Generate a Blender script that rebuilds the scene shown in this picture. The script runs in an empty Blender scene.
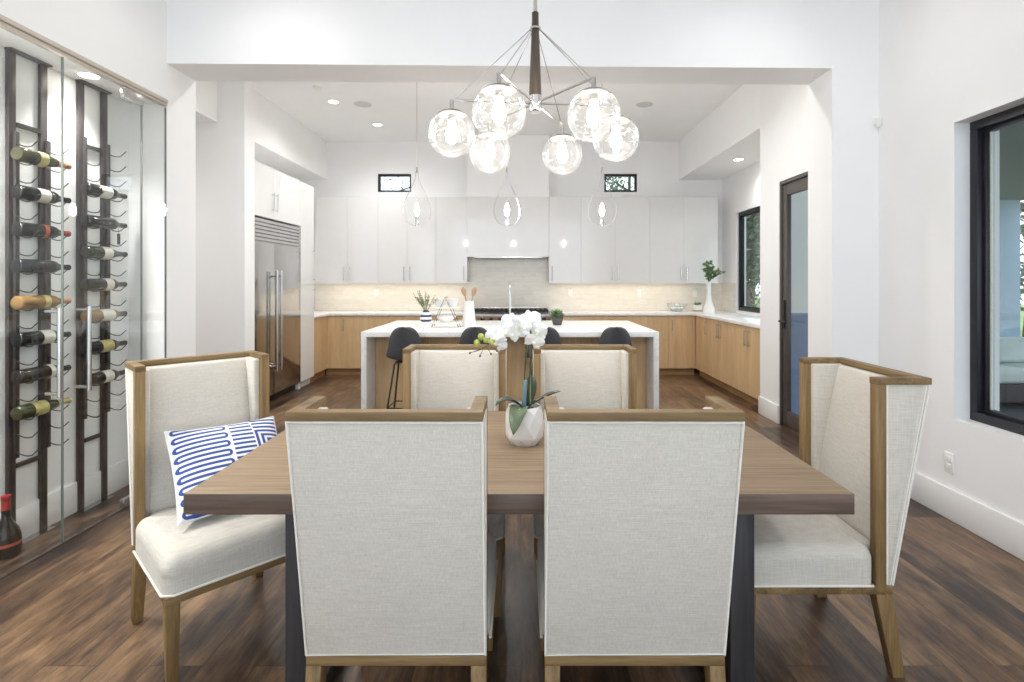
import bpy, bmesh, math, random
from mathutils import Vector, Matrix
rnd = random.Random(11)
S = bpy.context.scene
COL = S.collection
PI = math.pi

# ------------------------------------------------------------------ mesh builder
class MB:
    def __init__(self):
        self.bm = bmesh.new()
    def _mi(self, faces, mi):
        for f in faces:
            f.material_index = mi
    def mesh(self, verts, faces, mi=0):
        vs = [self.bm.verts.new(v) for v in verts]
        out = []
        for f in faces:
            try:
                out.append(self.bm.faces.new([vs[i] for i in f]))
            except ValueError:
                pass
        self._mi(out, mi)
        return vs, out
    def box(self, x0, x1, y0, y1, z0, z1, bev=0, seg=2, mi=0, M=None):
        v = [Vector((x, y, z)) for x in (x0, x1) for y in (y0, y1) for z in (z0, z1)]
        if M is not None:
            v = [M @ p for p in v]
        vs, fs = self.mesh(v, [(0, 1, 3, 2), (4, 6, 7, 5), (0, 4, 5, 1), (2, 3, 7, 6), (0, 2, 6, 4), (1, 5, 7, 3)], mi)
        if bev:
            es = set(e for f in fs for e in f.edges)
            r = bmesh.ops.bevel(self.bm, geom=list(es), offset=bev, segments=seg, affect='EDGES', profile=0.5)
            self._mi(r['faces'], mi)
        return self
    def prism(self, pts, axis, a, b, bev=0, seg=2, mi=0):
        n = len(pts)
        def P(p, t):
            return {'x': (t, p[0], p[1]), 'y': (p[0], t, p[1]), 'z': (p[0], p[1], t)}[axis]
        v = [P(p, a) for p in pts] + [P(p, b) for p in pts]
        fs = [tuple(range(n))[::-1], tuple(range(n, 2 * n))]
        fs += [(i, (i + 1) % n, n + (i + 1) % n, n + i) for i in range(n)]
        vs, F = self.mesh(v, fs, mi)
        bmesh.ops.recalc_face_normals(self.bm, faces=F)
        if bev:
            es = set(e for f in F for e in f.edges)
            r = bmesh.ops.bevel(self.bm, geom=list(es), offset=bev, segments=seg, affect='EDGES', profile=0.5)
            self._mi(r['faces'], mi)
        return self
    def hull8(self, bottom, top, bev=0, mi=0):
        """frustum between two quads (4 points each, same order)"""
        vs, F = self.mesh(list(bottom) + list(top), [(3, 2, 1, 0), (4, 5, 6, 7), (0, 1, 5, 4), (1, 2, 6, 5), (2, 3, 7, 6), (3, 0, 4, 7)], mi)
        bmesh.ops.recalc_face_normals(self.bm, faces=F)
        if bev:
            es = set(e for f in F for e in f.edges)
            r = bmesh.ops.bevel(self.bm, geom=list(es), offset=bev, segments=2, affect='EDGES', profile=0.5)
            self._mi(r['faces'], mi)
        return self
    def tube(self, pts, r, n=8, closed=False, mi=0, caps=True):
        pts = [Vector(p) for p in pts]
        m = len(pts)
        rs = r if isinstance(r, (list, tuple)) else [r] * m
        rings = []
        up = None
        for i, p in enumerate(pts):
            if closed:
                t = (pts[(i + 1) % m] - pts[i - 1])
            else:
                t = (pts[min(i + 1, m - 1)] - pts[max(i - 1, 0)])
            t.normalize()
            if up is None:
                up = Vector((0, 0, 1)) if abs(t.z) < 0.9 else Vector((1, 0, 0))
            a = (up - t * up.dot(t))
            if a.length < 1e-6:
                a = t.orthogonal()
            a.normalize()
            up = a
            b = t.cross(a)
            rings.append([self.bm.verts.new(p + (a * math.cos(2 * PI * k / n) + b * math.sin(2 * PI * k / n)) * rs[i]) for k in range(n)])
        F = []
        for i in range(m if closed else m - 1):
            A, B = rings[i], rings[(i + 1) % m]
            for k in range(n):
                F.append(self.bm.faces.new((A[k], A[(k + 1) % n], B[(k + 1) % n], B[k])))
        if not closed and caps:
            F.append(self.bm.faces.new(rings[0][::-1]))
            F.append(self.bm.faces.new(rings[-1]))
        bmesh.ops.recalc_face_normals(self.bm, faces=F)
        self._mi(F, mi)
        return self
    def cyl(self, p0, p1, r0, r1=None, n=16, mi=0):
        return self.tube([p0, p1], [r0, r0 if r1 is None else r1], n, mi=mi)
    def lathe(self, prof, n=24, M=None, mi=0, c=(0, 0, 0)):
        """prof: list of (r, z); r == 0 closes"""
        M = M or Matrix.Translation(Vector(c))
        rings = []
        for r, z in prof:
            if r < 1e-7:
                rings.append([self.bm.verts.new(M @ Vector((0, 0, z)))])
            else:
                rings.append([self.bm.verts.new(M @ Vector((r * math.cos(2 * PI * k / n), r * math.sin(2 * PI * k / n), z))) for k in range(n)])
        F = []
        for A, B in zip(rings, rings[1:]):
            for k in range(n):
                k2 = (k + 1) % n
                if len(A) == 1 and len(B) == 1:
                    continue
                if len(A) == 1:
                    F.append(self.bm.faces.new((A[0], B[k2], B[k])))
                elif len(B) == 1:
                    F.append(self.bm.faces.new((A[k], A[k2], B[0])))
                else:
                    F.append(self.bm.faces.new((A[k], A[k2], B[k2], B[k])))
        bmesh.ops.recalc_face_normals(self.bm, faces=F)
        self._mi(F, mi)
        return self
    def sphere(self, c, r, n=16, sz=1.0, mi=0):
        prof = [(r * math.sin(PI * i / (n // 2)), -r * sz * math.cos(PI * i / (n // 2))) for i in range(n // 2 + 1)]
        prof[0] = (0, -r * sz); prof[-1] = (0, r * sz)
        return self.lathe(prof, n, c=c, mi=mi)
    def rbox(self, c, h, r, n=8, b=3, fn=None, mi=0):
        """rounded box: centre c, half sizes h, radius r; fn(Vector local)->Vector local deforms it"""
        def axis(hh):
            rr = min(r, hh * 0.98)
            lo = [-hh + rr * i / b for i in range(b)]
            mid = [(-hh + rr) + 2 * (hh - rr) * i / n for i in range(n + 1)]
            return lo + mid + [-x for x in lo[::-1]]
        ax = [axis(x) for x in h]
        cache = {}
        def V(p):
            key = tuple(round(x, 7) for x in p)
            if key not in cache:
                q = Vector([max(-(hh - min(r, hh * .98)), min(hh - min(r, hh * .98), x)) for x, hh in zip(p, h)])
                d = Vector(p) - q
                rr = [min(r, hh * .98) for hh in h]
                dn = Vector([d[i] / rr[i] for i in range(3)])
                if dn.length > 1e-9:
                    dn = dn / dn.length
                v = q + Vector([dn[i] * rr[i] for i in range(3)])
                if fn:
                    v = fn(v)
                cache[key] = self.bm.verts.new(v + Vector(c))
            return cache[key]
        F = []
        for a in range(3):
            u, w = (a + 1) % 3, (a + 2) % 3
            for s in (-1, 1):
                for i in range(len(ax[u]) - 1):
                    for j in range(len(ax[w]) - 1):
                        q = []
                        for (ii, jj) in ((i, j), (i + 1, j), (i + 1, j + 1), (i, j + 1)):
                            p = [0, 0, 0]
                            p[a] = s * h[a]; p[u] = ax[u][ii]; p[w] = ax[w][jj]
                            q.append(V(p))
                        if s < 0:
                            q = q[::-1]
                        try:
                            F.append(self.bm.faces.new(q))
                        except ValueError:
                            pass
        self._mi(F, mi)
        return self
    def build(self, name, mats, parent=None, world=False, loc=None, angle=35, smooth=True):
        me = bpy.data.meshes.new(name)
        if parent is not None and world:
            off = Vector((0, 0, 0)); p = parent
            while p is not None:
                off += p.location; p = p.parent
            bmesh.ops.translate(self.bm, verts=self.bm.verts, vec=-off)
        if parent is None and loc is None and len(self.bm.verts):
            xs = [v.co.x for v in self.bm.verts]; ys = [v.co.y for v in self.bm.verts]; zs = [v.co.z for v in self.bm.verts]
            loc = Vector(((min(xs) + max(xs)) / 2, (min(ys) + max(ys)) / 2, min(zs)))
            bmesh.ops.translate(self.bm, verts=self.bm.verts, vec=-loc)
        self.bm.to_mesh(me)
        self.bm.free()
        for m in (mats if isinstance(mats, (list, tuple)) else [mats]):
            me.materials.append(m)
        if smooth:
            for p in me.polygons:
                p.use_smooth = True
            me.set_sharp_from_angle(angle=math.radians(angle))
        o = bpy.data.objects.new(name, me)
        COL.objects.link(o)
        if parent is not None:
            o.parent = parent
        if loc is not None:
            o.location = loc
        return o

def tag(o, label, cat, group=None, kind=None):
    o['label'] = label
    o['category'] = cat
    if group: o['group'] = group
    if kind: o['kind'] = kind
    return o
def thing(name, label, cat, loc=(0, 0, 0), rz=0, group=None):
    o = bpy.data.objects.new(name, None)
    o.empty_display_size = 0.1
    COL.objects.link(o)
    o.location = loc
    o.rotation_euler = (0, 0, rz)
    return tag(o, label, cat, group)
def struct(name, mb, m, label=None, cat=None, loc=None, smooth=True):
    o = mb.build(name, m, loc=loc if loc is not None else None, smooth=smooth)
    o['kind'] = 'structure'
    if label: o['label'] = label
    if cat: o['category'] = cat
    return o
def copy_tree(o, parent=None):
    c = o.copy()
    COL.objects.link(c)
    c.parent = parent
    if parent is not None:
        c.matrix_parent_inverse = o.matrix_parent_inverse.copy()
    for ch in list(o.children):
        copy_tree(ch, c)
    return c
def dup(o, loc, rz, label, group=None):
    c = copy_tree(o)
    c.location = loc
    c.rotation_euler = (0, 0, rz)
    c['label'] = label
    if group: c['group'] = group
    return c

# ------------------------------------------------------------------ materials
def srgb(r, g, b):
    f = lambda c: (c / 255 / 12.92) if c / 255 <= 0.04045 else ((c / 255 + 0.055) / 1.055) ** 2.4
    return (f(r), f(g), f(b), 1)
class Nt:
    def __init__(self, name):
        self.m = bpy.data.materials.new(name)
        self.m.use_nodes = True
        self.t = self.m.node_tree
        self.t.nodes.clear()
        self.out = self.t.nodes.new('ShaderNodeOutputMaterial')
    def n(self, kind, **kw):
        nd = self.t.nodes.new(kind)
        for k, v in kw.items():
            if k.startswith('i_'):
                nd.inputs[k[2:].replace('_', ' ')].default_value = v
            else:
                setattr(nd, k, v)
        return nd
    def l(self, a, b):
        self.t.links.new(a, b)
    def math(self, op, a, b=None, c=None):
        nd = self.n('ShaderNodeMath', operation=op)
        for i, x in enumerate((a, b, c)):
            if x is None: continue
            if isinstance(x, (int, float)): nd.inputs[i].default_value = x
            else: self.l(x, nd.inputs[i])
        return nd.outputs[0]
    def coord(self, scale=(1, 1, 1), loc=(0, 0, 0), rot=(0, 0, 0)):
        tc = self.n('ShaderNodeTexCoord')
        mp = self.n('ShaderNodeMapping')
        mp.inputs['Scale'].default_value = scale
        mp.inputs['Location'].default_value = loc
        mp.inputs['Rotation'].default_value = rot
        self.l(tc.outputs['Object'], mp.inputs['Vector'])
        return mp.outputs[0]
    def noise(self, vec, scale=1, detail=3, rough=0.5, dist=0.0):
        nd = self.n('ShaderNodeTexNoise')
        nd.inputs['Scale'].default_value = scale
        nd.inputs['Detail'].default_value = detail
        nd.inputs['Roughness'].default_value = rough
        nd.inputs['Distortion'].default_value = dist
        if vec is not None: self.l(vec, nd.inputs['Vector'])
        return nd.outputs['Fac']
    def ramp(self, fac, stops):
        nd = self.n('ShaderNodeValToRGB')
        el = nd.color_ramp.elements
        while len(el) < len(stops): el.new(0.5)
        for e, (p, c) in zip(el, stops):
            e.position = p
            e.color = c if len(c) == 4 else (*c, 1)
        self.l(fac, nd.inputs[0])
        return nd.outputs[0]
    def mix(self, fac, a, b, mode='MIX'):
        nd = self.n('ShaderNodeMix', data_type='RGBA', blend_type=mode)
        for s, x in ((0, fac), (6, a), (7, b)):
            if isinstance(x, (int, float, tuple)): nd.inputs[s].default_value = x
            else: self.l(x, nd.inputs[s])
        return nd.outputs[2]
    def bsdf(self, color, rough=0.5, metal=0.0, bump=None, bstr=0.1, bdist=0.01, **kw):
        b = self.n('ShaderNodeBsdfPrincipled')
        if isinstance(color, tuple): b.inputs['Base Color'].default_value = color
        else: self.l(color, b.inputs['Base Color'])
        if isinstance(rough, (int, float)): b.inputs['Roughness'].default_value = rough
        else: self.l(rough, b.inputs['Roughness'])
        b.inputs['Metallic'].default_value = metal
        for k, v in kw.items():
            b.inputs[k.replace('_', ' ')].default_value = v
        if bump is not None:
            bp = self.n('ShaderNodeBump')
            bp.inputs['Strength'].default_value = bstr
            bp.inputs['Distance'].default_value = bdist
            self.l(bump, bp.inputs['Height'])
            self.l(bp.outputs[0], b.inputs['Normal'])
        self.l(b.outputs[0], self.out.inputs[0])
        return self.m

def plain(name, c, rough=0.5, metal=0.0, var=0.04, scale=8, **kw):
    t = Nt(name)
    f = t.noise(t.coord(), scale, 3)
    a = tuple(max(0, x * (1 - var)) for x in c[:3]) + (1,)
    b = tuple(min(1, x * (1 + var)) for x in c[:3]) + (1,)
    return t.bsdf(t.ramp(f, [(0.3, a), (0.7, b)]), rough, metal, **kw)
def wood(name, c1, c2, axis='z', rough=0.5, fine=90, bstr=0.08, c3=None, fa=0.05):
    t = Nt(name)
    k = {'x': (fa, 1, 1), 'y': (1, fa, 1), 'z': (1, 1, fa)}[axis]
    v = t.coord(k)
    d1 = t.noise(v, 14, 3, 0.6, 0.6)
    d2 = t.noise(v, fine, 4, 0.7)
    f = t.math('ADD', t.math('MULTIPLY', d1, 0.6), t.math('MULTIPLY', d2, 0.4))
    stops = [(0.36, c1), (0.62, c2)]
    if c3: stops = [(0.33, c3), (0.45, c1), (0.64, c2)]
    return t.bsdf(t.ramp(f, stops), rough, bump=d2, bstr=bstr, bdist=0.002)
def linen(name, c, dc=0.12):
    t = Nt(name)
    a = t.noise(t.coord((420, 420, 18)), 1, 2, 0.6)
    b = t.noise(t.coord((18, 18, 420)), 1, 2, 0.6)
    g = t.noise(t.coord((1, 1, 1)), 6, 3)
    f = t.math('ADD', t.math('MULTIPLY', a, 0.45), t.math('MULTIPLY', b, 0.45))
    f = t.math('ADD', f, t.math('MULTIPLY', g, 0.10))
    lo = tuple(x * (1 - dc * 1.6) for x in c[:3]) + (1,)
    hi = tuple(min(1, x * (1 + dc)) for x in c[:3]) + (1,)
    return t.bsdf(t.ramp(f, [(0.33, lo), (0.66, hi)]), 0.9, bump=f, bstr=0.25, bdist=0.001, Sheen_Weight=0.15)
def emit(name, c, s):
    t = Nt(name)
    e = t.n('ShaderNodeEmission')
    e.inputs[0].default_value = c
    e.inputs[1].default_value = s
    t.l(e.outputs[0], t.out.inputs[0])
    return t.m
def pane(name, tint=(0.96, 0.98, 0.97, 1), ior=1.45):
    t = Nt(name)
    tr = t.n('ShaderNodeBsdfTransparent'); tr.inputs[0].default_value = tint
    gl = t.n('ShaderNodeBsdfGlossy'); gl.inputs['Roughness'].default_value = 0.0
    fr = t.n('ShaderNodeFresnel')
    ge = t.n('ShaderNodeNewGeometry')
    t.l(t.math('POWER', ior, t.math('SUBTRACT', 1.0, t.math('MULTIPLY', ge.outputs['Backfacing'], 2.0))), fr.inputs[0])
    mx = t.n('ShaderNodeMixShader')
    t.l(fr.outputs[0], mx.inputs[0]); t.l(tr.outputs[0], mx.inputs[1]); t.l(gl.outputs[0], mx.inputs[2])
    t.l(mx.outputs[0], t.out.inputs[0])
    return t.m
def seeded():
    t = Nt('seeded_glass')
    v = t.coord((1, 1, 1))
    vo = t.n('ShaderNodeTexVoronoi'); vo.inputs['Scale'].default_value = 105
    t.l(v, vo.inputs['Vector'])
    bub = t.ramp(vo.outputs['Distance'], [(0.14, (1, 1, 1, 1)), (0.30, (0, 0, 0, 1))])
    cl = t.noise(v, 22, 4, 0.65)
    f = t.math('MULTIPLY', bub, t.ramp(cl, [(0.42, (0.05,) * 3), (0.6, (1,) * 3)]))
    f = t.math('ADD', t.math('MULTIPLY', f, 0.45), 0.010)
    tr = t.n('ShaderNodeBsdfTransparent'); tr.inputs[0].default_value = (0.98, 0.98, 0.97, 1)
    ts = t.n('ShaderNodeBsdfTranslucent'); ts.inputs[0].default_value = (0.95, 0.93, 0.9, 1)
    df = t.n('ShaderNodeBsdfDiffuse'); df.inputs[0].default_value = (0.95, 0.95, 0.94, 1)
    m0 = t.n('ShaderNodeMixShader'); m0.inputs[0].default_value = 0.35
    t.l(ts.outputs[0], m0.inputs[1]); t.l(df.outputs[0], m0.inputs[2])
    m1 = t.n('ShaderNodeMixShader')
    t.l(f, m1.inputs[0]); t.l(tr.outputs[0], m1.inputs[1]); t.l(m0.outputs[0], m1.inputs[2])
    gl = t.n('ShaderNodeBsdfGlossy'); gl.inputs['Roughness'].default_value = 0.04
    bp = t.n('ShaderNodeBump'); bp.inputs['Strength'].default_value = 0.3; bp.inputs['Distance'].default_value = 0.002
    t.l(bub, bp.inputs['Height']); t.l(bp.outputs[0], gl.inputs['Normal'])
    fr = t.n('ShaderNodeLayerWeight'); fr.inputs[0].default_value = 0.25
    m2 = t.n('ShaderNodeMixShader')
    t.l(t.math('MULTIPLY', fr.outputs['Fresnel'], 0.6), m2.inputs[0])
    t.l(m1.outputs[0], m2.inputs[1]); t.l(gl.outputs[0], m2.inputs[2])
    t.l(m2.outputs[0], t.out.inputs[0])
    return t.m
def floor_mat():
    t = Nt('plank_floor')
    tc = t.n('ShaderNodeTexCoord')
    sp = t.n('ShaderNodeSeparateXYZ'); t.l(tc.outputs['Object'], sp.inputs[0])
    cb = t.n('ShaderNodeCombineXYZ'); t.l(sp.outputs['Y'], cb.inputs[0]); t.l(sp.outputs['X'], cb.inputs[1])
    br = t.n('ShaderNodeTexBrick')
    br.offset = 0.37; br.offset_frequency = 2
    br.inputs['Color1'].default_value = (0, 0, 0, 1); br.inputs['Color2'].default_value = (1, 1, 1, 1)
    br.inputs['Mortar'].default_value = (0.5, 0.5, 0.5, 1)
    br.inputs['Scale'].default_value = 1
    br.inputs['Mortar Size'].default_value = 0.0018
    br.inputs['Mortar Smooth'].default_value = 0.2
    br.inputs['Brick Width'].default_value = 1.9
    br.inputs['Row Height'].default_value = 0.19
    t.l(cb.outputs[0], br.inputs['Vector'])
    tone = t.n('ShaderNodeRGBToBW'); t.l(br.outputs['Color'], tone.inputs[0])
    off = t.n('ShaderNodeCombineXYZ')
    t.l(t.math('MULTIPLY', tone.outputs[0], 37.0), off.inputs[2])
    ad = t.n('ShaderNodeVectorMath', operation='ADD')
    t.l(tc.outputs['Object'], ad.inputs[0]); t.l(off.outputs[0], ad.inputs[1])
    mp = t.n('ShaderNodeMapping'); mp.inputs['Scale'].default_value = (1, 0.12, 1)
    t.l(ad.outputs[0], mp.inputs['Vector'])
    g1 = t.noise(mp.outputs[0], 16, 4, 0.6, 0.8)
    g2 = t.noise(mp.outputs[0], 80, 4, 0.7)
    mp2 = t.n('ShaderNodeMapping'); mp2.inputs['Scale'].default_value = (1, 0.42, 1)
    t.l(ad.outputs[0], mp2.inputs['Vector'])
    g3 = t.noise(mp2.outputs[0], 5, 4, 0.62, 0.5)
    f = t.math('ADD', t.math('MULTIPLY', g1, 0.36), t.math('MULTIPLY', g2, 0.24))
    f = t.math('ADD', f, t.math('MULTIPLY', g3, 0.40))
    f = t.math('ADD', f, t.math('MULTIPLY', t.math('SUBTRACT', tone.outputs[0], 0.5), 0.13))
    col = t.ramp(f, FLOOR_STOPS)
    col = t.mix(t.math('MULTIPLY', br.outputs['Fac'], 0.8), col, (0.03, 0.02, 0.015, 1))
    return t.bsdf(col, t.math('ADD', t.math('MULTIPLY', g2, 0.15), 0.27), bump=t.math('SUBTRACT', t.math('MULTIPLY', g2, 0.25), br.outputs['Fac']), bstr=0.12, bdist=0.002)
FLOOR_STOPS = [(0.38, srgb(42, 33, 27)), (0.45, srgb(76, 58, 45)), (0.53, srgb(110, 85, 63)), (0.64, srgb(150, 120, 89))]
def tile_mat():
    t = Nt('glazed_tile')
    tc = t.n('ShaderNodeTexCoord')
    sp = t.n('ShaderNodeSeparateXYZ'); t.l(tc.outputs['Object'], sp.inputs[0])
    cb = t.n('ShaderNodeCombineXYZ')
    t.l(t.math('ADD', sp.outputs['X'], sp.outputs['Y']), cb.inputs[0]); t.l(sp.outputs['Z'], cb.inputs[1])
    br = t.n('ShaderNodeTexBrick'); br.offset = 0.5
    for k, v in (('Color1', srgb(222, 217, 207)), ('Color2', srgb(232, 228, 219)), ('Mortar', srgb(206, 201, 192))):
        br.inputs[k].default_value = v
    br.inputs['Scale'].default_value = 1; br.inputs['Mortar Size'].default_value = 0.0015
    br.inputs['Brick Width'].default_value = 0.30; br.inputs['Row Height'].default_value = 0.0725
    t.l(cb.outputs[0], br.inputs['Vector'])
    nz = t.noise(t.coord((3, 3, 9)), 3, 3)
    col = t.mix(0.35, br.outputs['Color'], t.ramp(nz, [(0.3, srgb(214, 208, 196)), (0.7, srgb(236, 233, 226))]))
    return t.bsdf(col, 0.2, bump=t.math('SUBTRACT', nz, br.outputs['Fac']), bstr=0.15, bdist=0.002)
def quartz_mat():
    t = Nt('white_quartz')
    v = t.coord()
    w = t.noise(v, 2.2, 6, 0.6, 1.2)
    vein = t.ramp(t.math('ABSOLUTE', t.math('SUBTRACT', w, 0.5)), [(0.0, srgb(226, 226, 227)), (0.02, srgb(238, 238, 237))])
    return t.bsdf(vein, 0.18)
def pillow_mat():
    t = Nt('blue_meander_fabric')
    tc = t.n('ShaderNodeTexCoord')
    sp = t.n('ShaderNodeSeparateXYZ'); t.l(tc.outputs['Object'], sp.inputs[0])
    x, z = sp.outputs['X'], sp.outputs['Z']
    P = 0.044
    def band(d, lo, hi):
        return t.math('MULTIPLY', t.math('GREATER_THAN', d, lo), t.math('LESS_THAN', d, hi))
    vv = t.math('SUBTRACT', t.math('MULTIPLY', t.math('FRACT', t.math('ADD', t.math('DIVIDE', z, P), 10.0)), P), P / 2)
    def cap(xx, x0, sgn):
        e = t.math('MAXIMUM', t.math('MULTIPLY', t.math('SUBTRACT', xx, x0), sgn), 0.0)
        return t.math('SQRT', t.math('ADD', t.math('MULTIPLY', e, e), t.math('MULTIPLY', vv, vv)))
    a = band(cap(x, -0.020, 1), 0.0055, 0.0165)          # looped column
    v2 = t.math('SUBTRACT', t.math('MULTIPLY', t.math('FRACT', t.math('ADD', t.math('DIVIDE', z, P), 10.5)), P), P / 2)
    eL = t.math('MAXIMUM', t.math('SUBTRACT', -0.182, x), 0.0)
    aL = band(t.math('SQRT', t.math('ADD', t.math('MULTIPLY', eL, eL), t.math('MULTIPLY', v2, v2))), 0.0055, 0.0165)
    lf = t.math('LESS_THAN', x, -0.12)
    a = t.math('ADD', t.math('MULTIPLY', lf, aL), t.math('MULTIPLY', t.math('SUBTRACT', 1.0, lf), a))
    mid = band(t.math('ABSOLUTE', vv), 0.0055, 0.0165)   # straight column
    sx = t.math('ABSOLUTE', t.math('SUBTRACT', x, 0.165)); sz = t.math('ABSOLUTE', t.math('SUBTRACT', z, 0.05))
    sq = t.math('MAXIMUM', t.math('MULTIPLY', sx, 1.0), t.math('MULTIPLY', sz, 1.0))
    key = t.math('GREATER_THAN', t.math('FRACT', t.math('DIVIDE', sq, 0.022)), 0.47)
    isA = t.math('LESS_THAN', x, 0.004)
    isC = t.math('GREATER_THAN', x, 0.095)
    gap = t.math('ADD', band(x, 0.0015, 0.0065), band(x, 0.0925, 0.0975))
    f = t.math('ADD', t.math('MULTIPLY', isA, a), t.math('MULTIPLY', isC, key))
    nm = t.math('SUBTRACT', t.math('SUBTRACT', 1.0, isA), isC)
    f = t.math('ADD', f, t.math('MULTIPLY', nm, mid))
    f = t.math('MULTIPLY', f, t.math('SUBTRACT', 1.0, gap))
    edge = t.math('MULTIPLY', t.math('LESS_THAN', t.math('ABSOLUTE', x), 0.30), t.math('LESS_THAN', t.math('ABSOLUTE', z), 0.30))
    f = t.math('MULTIPLY', f, edge)
    col = t.mix(f, srgb(222, 222, 222), srgb(52, 74, 142))
    wv = t.noise(t.coord((300, 300, 300)), 1, 2)
    return t.bsdf(col, 0.9, bump=wv, bstr=0.2, bdist=0.001)
def stripe_mat():
    t = Nt('striped_glaze')
    tc = t.n('ShaderNodeTexCoord')
    sp = t.n('ShaderNodeSeparateXYZ'); t.l(tc.outputs['Object'], sp.inputs[0])
    nz = t.noise(t.coord((30, 30, 30)), 1, 3)
    z = t.math('ADD', sp.outputs['Z'], t.math('MULTIPLY', nz, 0.008))
    f = t.math('GREATER_THAN', t.math('FRACT', t.math('DIVIDE', z, 0.046)), 0.55)
    f = t.math('MULTIPLY', f, t.math('GREATER_THAN', z, 0.045))
    return t.bsdf(t.mix(f, srgb(232, 232, 232), srgb(50, 54, 84)), 0.3)

M = {}
M['wall'] = plain('white_paint', (0.865, 0.865, 0.865, 1), 0.65, var=0.01, scale=3)
M['ceil'] = plain('ceiling_paint', (0.89, 0.89, 0.89, 1), 0.75, var=0.01, scale=3)
M['trim'] = plain('trim_paint', (0.82, 0.82, 0.815, 1), 0.4, var=0.01)
M['floor'] = floor_mat()
M['gloss'] = plain('white_gloss_lacquer', (0.75, 0.75, 0.745, 1), 0.06, var=0.01, Specular_IOR_Level=0.5)
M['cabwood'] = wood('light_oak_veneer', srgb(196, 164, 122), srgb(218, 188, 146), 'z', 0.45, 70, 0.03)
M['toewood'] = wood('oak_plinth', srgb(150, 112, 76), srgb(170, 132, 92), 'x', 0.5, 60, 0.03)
M['quartz'] = quartz_mat()
M['tile'] = tile_mat()
M['steel'] = plain('brushed_steel', (0.55, 0.54, 0.53, 1), 0.24, 1.0, var=0.05)
M['fsteel'] = plain('fridge_steel', (0.50, 0.49, 0.48, 1), 0.13, 1.0, var=0.02, scale=3)
M['nickel'] = plain('polished_nickel', (0.62, 0.60, 0.58, 1), 0.15, 1.0, var=0.03)
M['pewter'] = plain('satin_pewter', (0.40, 0.38, 0.36, 1), 0.35, 1.0, var=0.05)
M['black'] = plain('black_metal', srgb(34, 34, 36), 0.42, 0.2, var=0.1)
M['bronze'] = plain('dark_window_frame', srgb(30, 31, 38), 0.4, 0.1, var=0.08)
M['doorframe'] = plain('bronze_door_frame', srgb(88, 82, 78), 0.4, 0.2, var=0.06)
M['rack'] = plain('dark_rack_steel', srgb(62, 58, 58), 0.45, 0.3, var=0.08)
M['chairwood_z'] = wood('chair_oak_upright', srgb(112, 87, 52), srgb(150, 122, 80), 'z', 0.55, 110, 0.12, srgb(84, 62, 36))
M['chairwood_x'] = wood('chair_oak_lengthwise', srgb(112, 88, 54), srgb(148, 122, 82), 'x', 0.55, 110, 0.12, srgb(86, 66, 40))
M['tabletop'] = wood('greyed_oak_top', srgb(124, 101, 80), srgb(158, 134, 110), 'x', 0.42, 120, 0.12, srgb(104, 84, 68), 0.03)
def table_mat():
    t = Nt('greyed_oak_top')
    a = t.noise(t.coord((2.2, 60, 60)), 1, 4, 0.65, 0.4)
    b = t.noise(t.coord((6, 260, 260)), 1, 3, 0.7)
    c = t.noise(t.coord((1.2, 7, 7)), 1, 2)
    f = t.math('ADD', t.math('MULTIPLY', a, 0.42), t.math('MULTIPLY', b, 0.38))
    f = t.math('ADD', f, t.math('MULTIPLY', c, 0.20))
    return t.bsdf(t.ramp(f, [(0.34, srgb(106, 87, 67)), (0.48, srgb(134, 113, 89)), (0.64, srgb(160, 138, 112))]), 0.58, bump=b, bstr=0.12, bdist=0.002)
M['tabletop'] = table_mat()
M['tableedge'] = wood('greyed_oak_edge', srgb(92, 76, 66), srgb(120, 102, 90), 'x', 0.5, 100, 0.12, srgb(76, 62, 54), 0.04)
M['tableleg'] = wood('charcoal_oak', srgb(40, 38, 40), srgb(62, 59, 60), 'z', 0.55, 60, 0.2, srgb(28, 27, 29))
M['linen'] = linen('natural_linen', srgb(205, 199, 188))
M['piping'] = plain('cream_piping', srgb(232, 228, 218), 0.85, var=0.04, scale=60)
M['pillow'] = pillow_mat()
M['pilledge'] = plain('white_piping', srgb(226, 226, 226), 0.9)
M['char'] = linen('charcoal_felt', srgb(66, 66, 70), 0.25)
M['pane'] = pane('clear_pane')
M['winepane'] = pane('enclosure_glass', (0.975, 0.985, 0.975, 1), 1.5)
M['seeded'] = seeded()
M['drop'] = pane('clear_blown_glass', (0.985, 0.985, 0.985, 1), 1.10)
M['edge'] = plain('glass_edge', srgb(120, 126, 122), 0.3)
def bulb_mat():
    t = Nt('warm_bulb')
    e = t.n('ShaderNodeEmission'); e.inputs[0].default_value = (1.0, 0.94, 0.85, 1); e.inputs[1].default_value = 12
    tr = t.n('ShaderNodeBsdfTransparent')
    a = t.n('ShaderNodeAddShader')
    t.l(e.outputs[0], a.inputs[0]); t.l(tr.outputs[0], a.inputs[1]); t.l(a.outputs[0], t.out.inputs[0])
    return t.m
M['bulb'] = bulb_mat()
def lamp_point(parent, loc, e, r=0.02, col=(1.0, 0.97, 0.945)):
    ld = bpy.data.lights.new('lamp_glow', 'POINT'); ld.energy = e; ld.shadow_soft_size = r; ld.color = col
    o = bpy.data.objects.new('lamp_glow', ld); COL.objects.link(o); o.parent = parent; o.location = loc
    return o
M['lens'] = emit('downlight_lens', (1.0, 0.93, 0.84, 1), 14)
M['led'] = emit('led_strip', (1.0, 0.80, 0.55, 1), 6)
M['ebony'] = wood('ebonised_wood', srgb(44, 36, 30), srgb(84, 70, 56), 'z', 0.35, 80, 0.05)
M['bottle'] = plain('dark_bottle_glass', srgb(12, 13, 12), 0.05, var=0.1)
M['greenbottle'] = plain('green_bottle_glass', srgb(44, 50, 26), 0.06, var=0.2)
M['amber'] = plain('amber_bottle_glass', srgb(140, 108, 66), 0.06, var=0.15)
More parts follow.
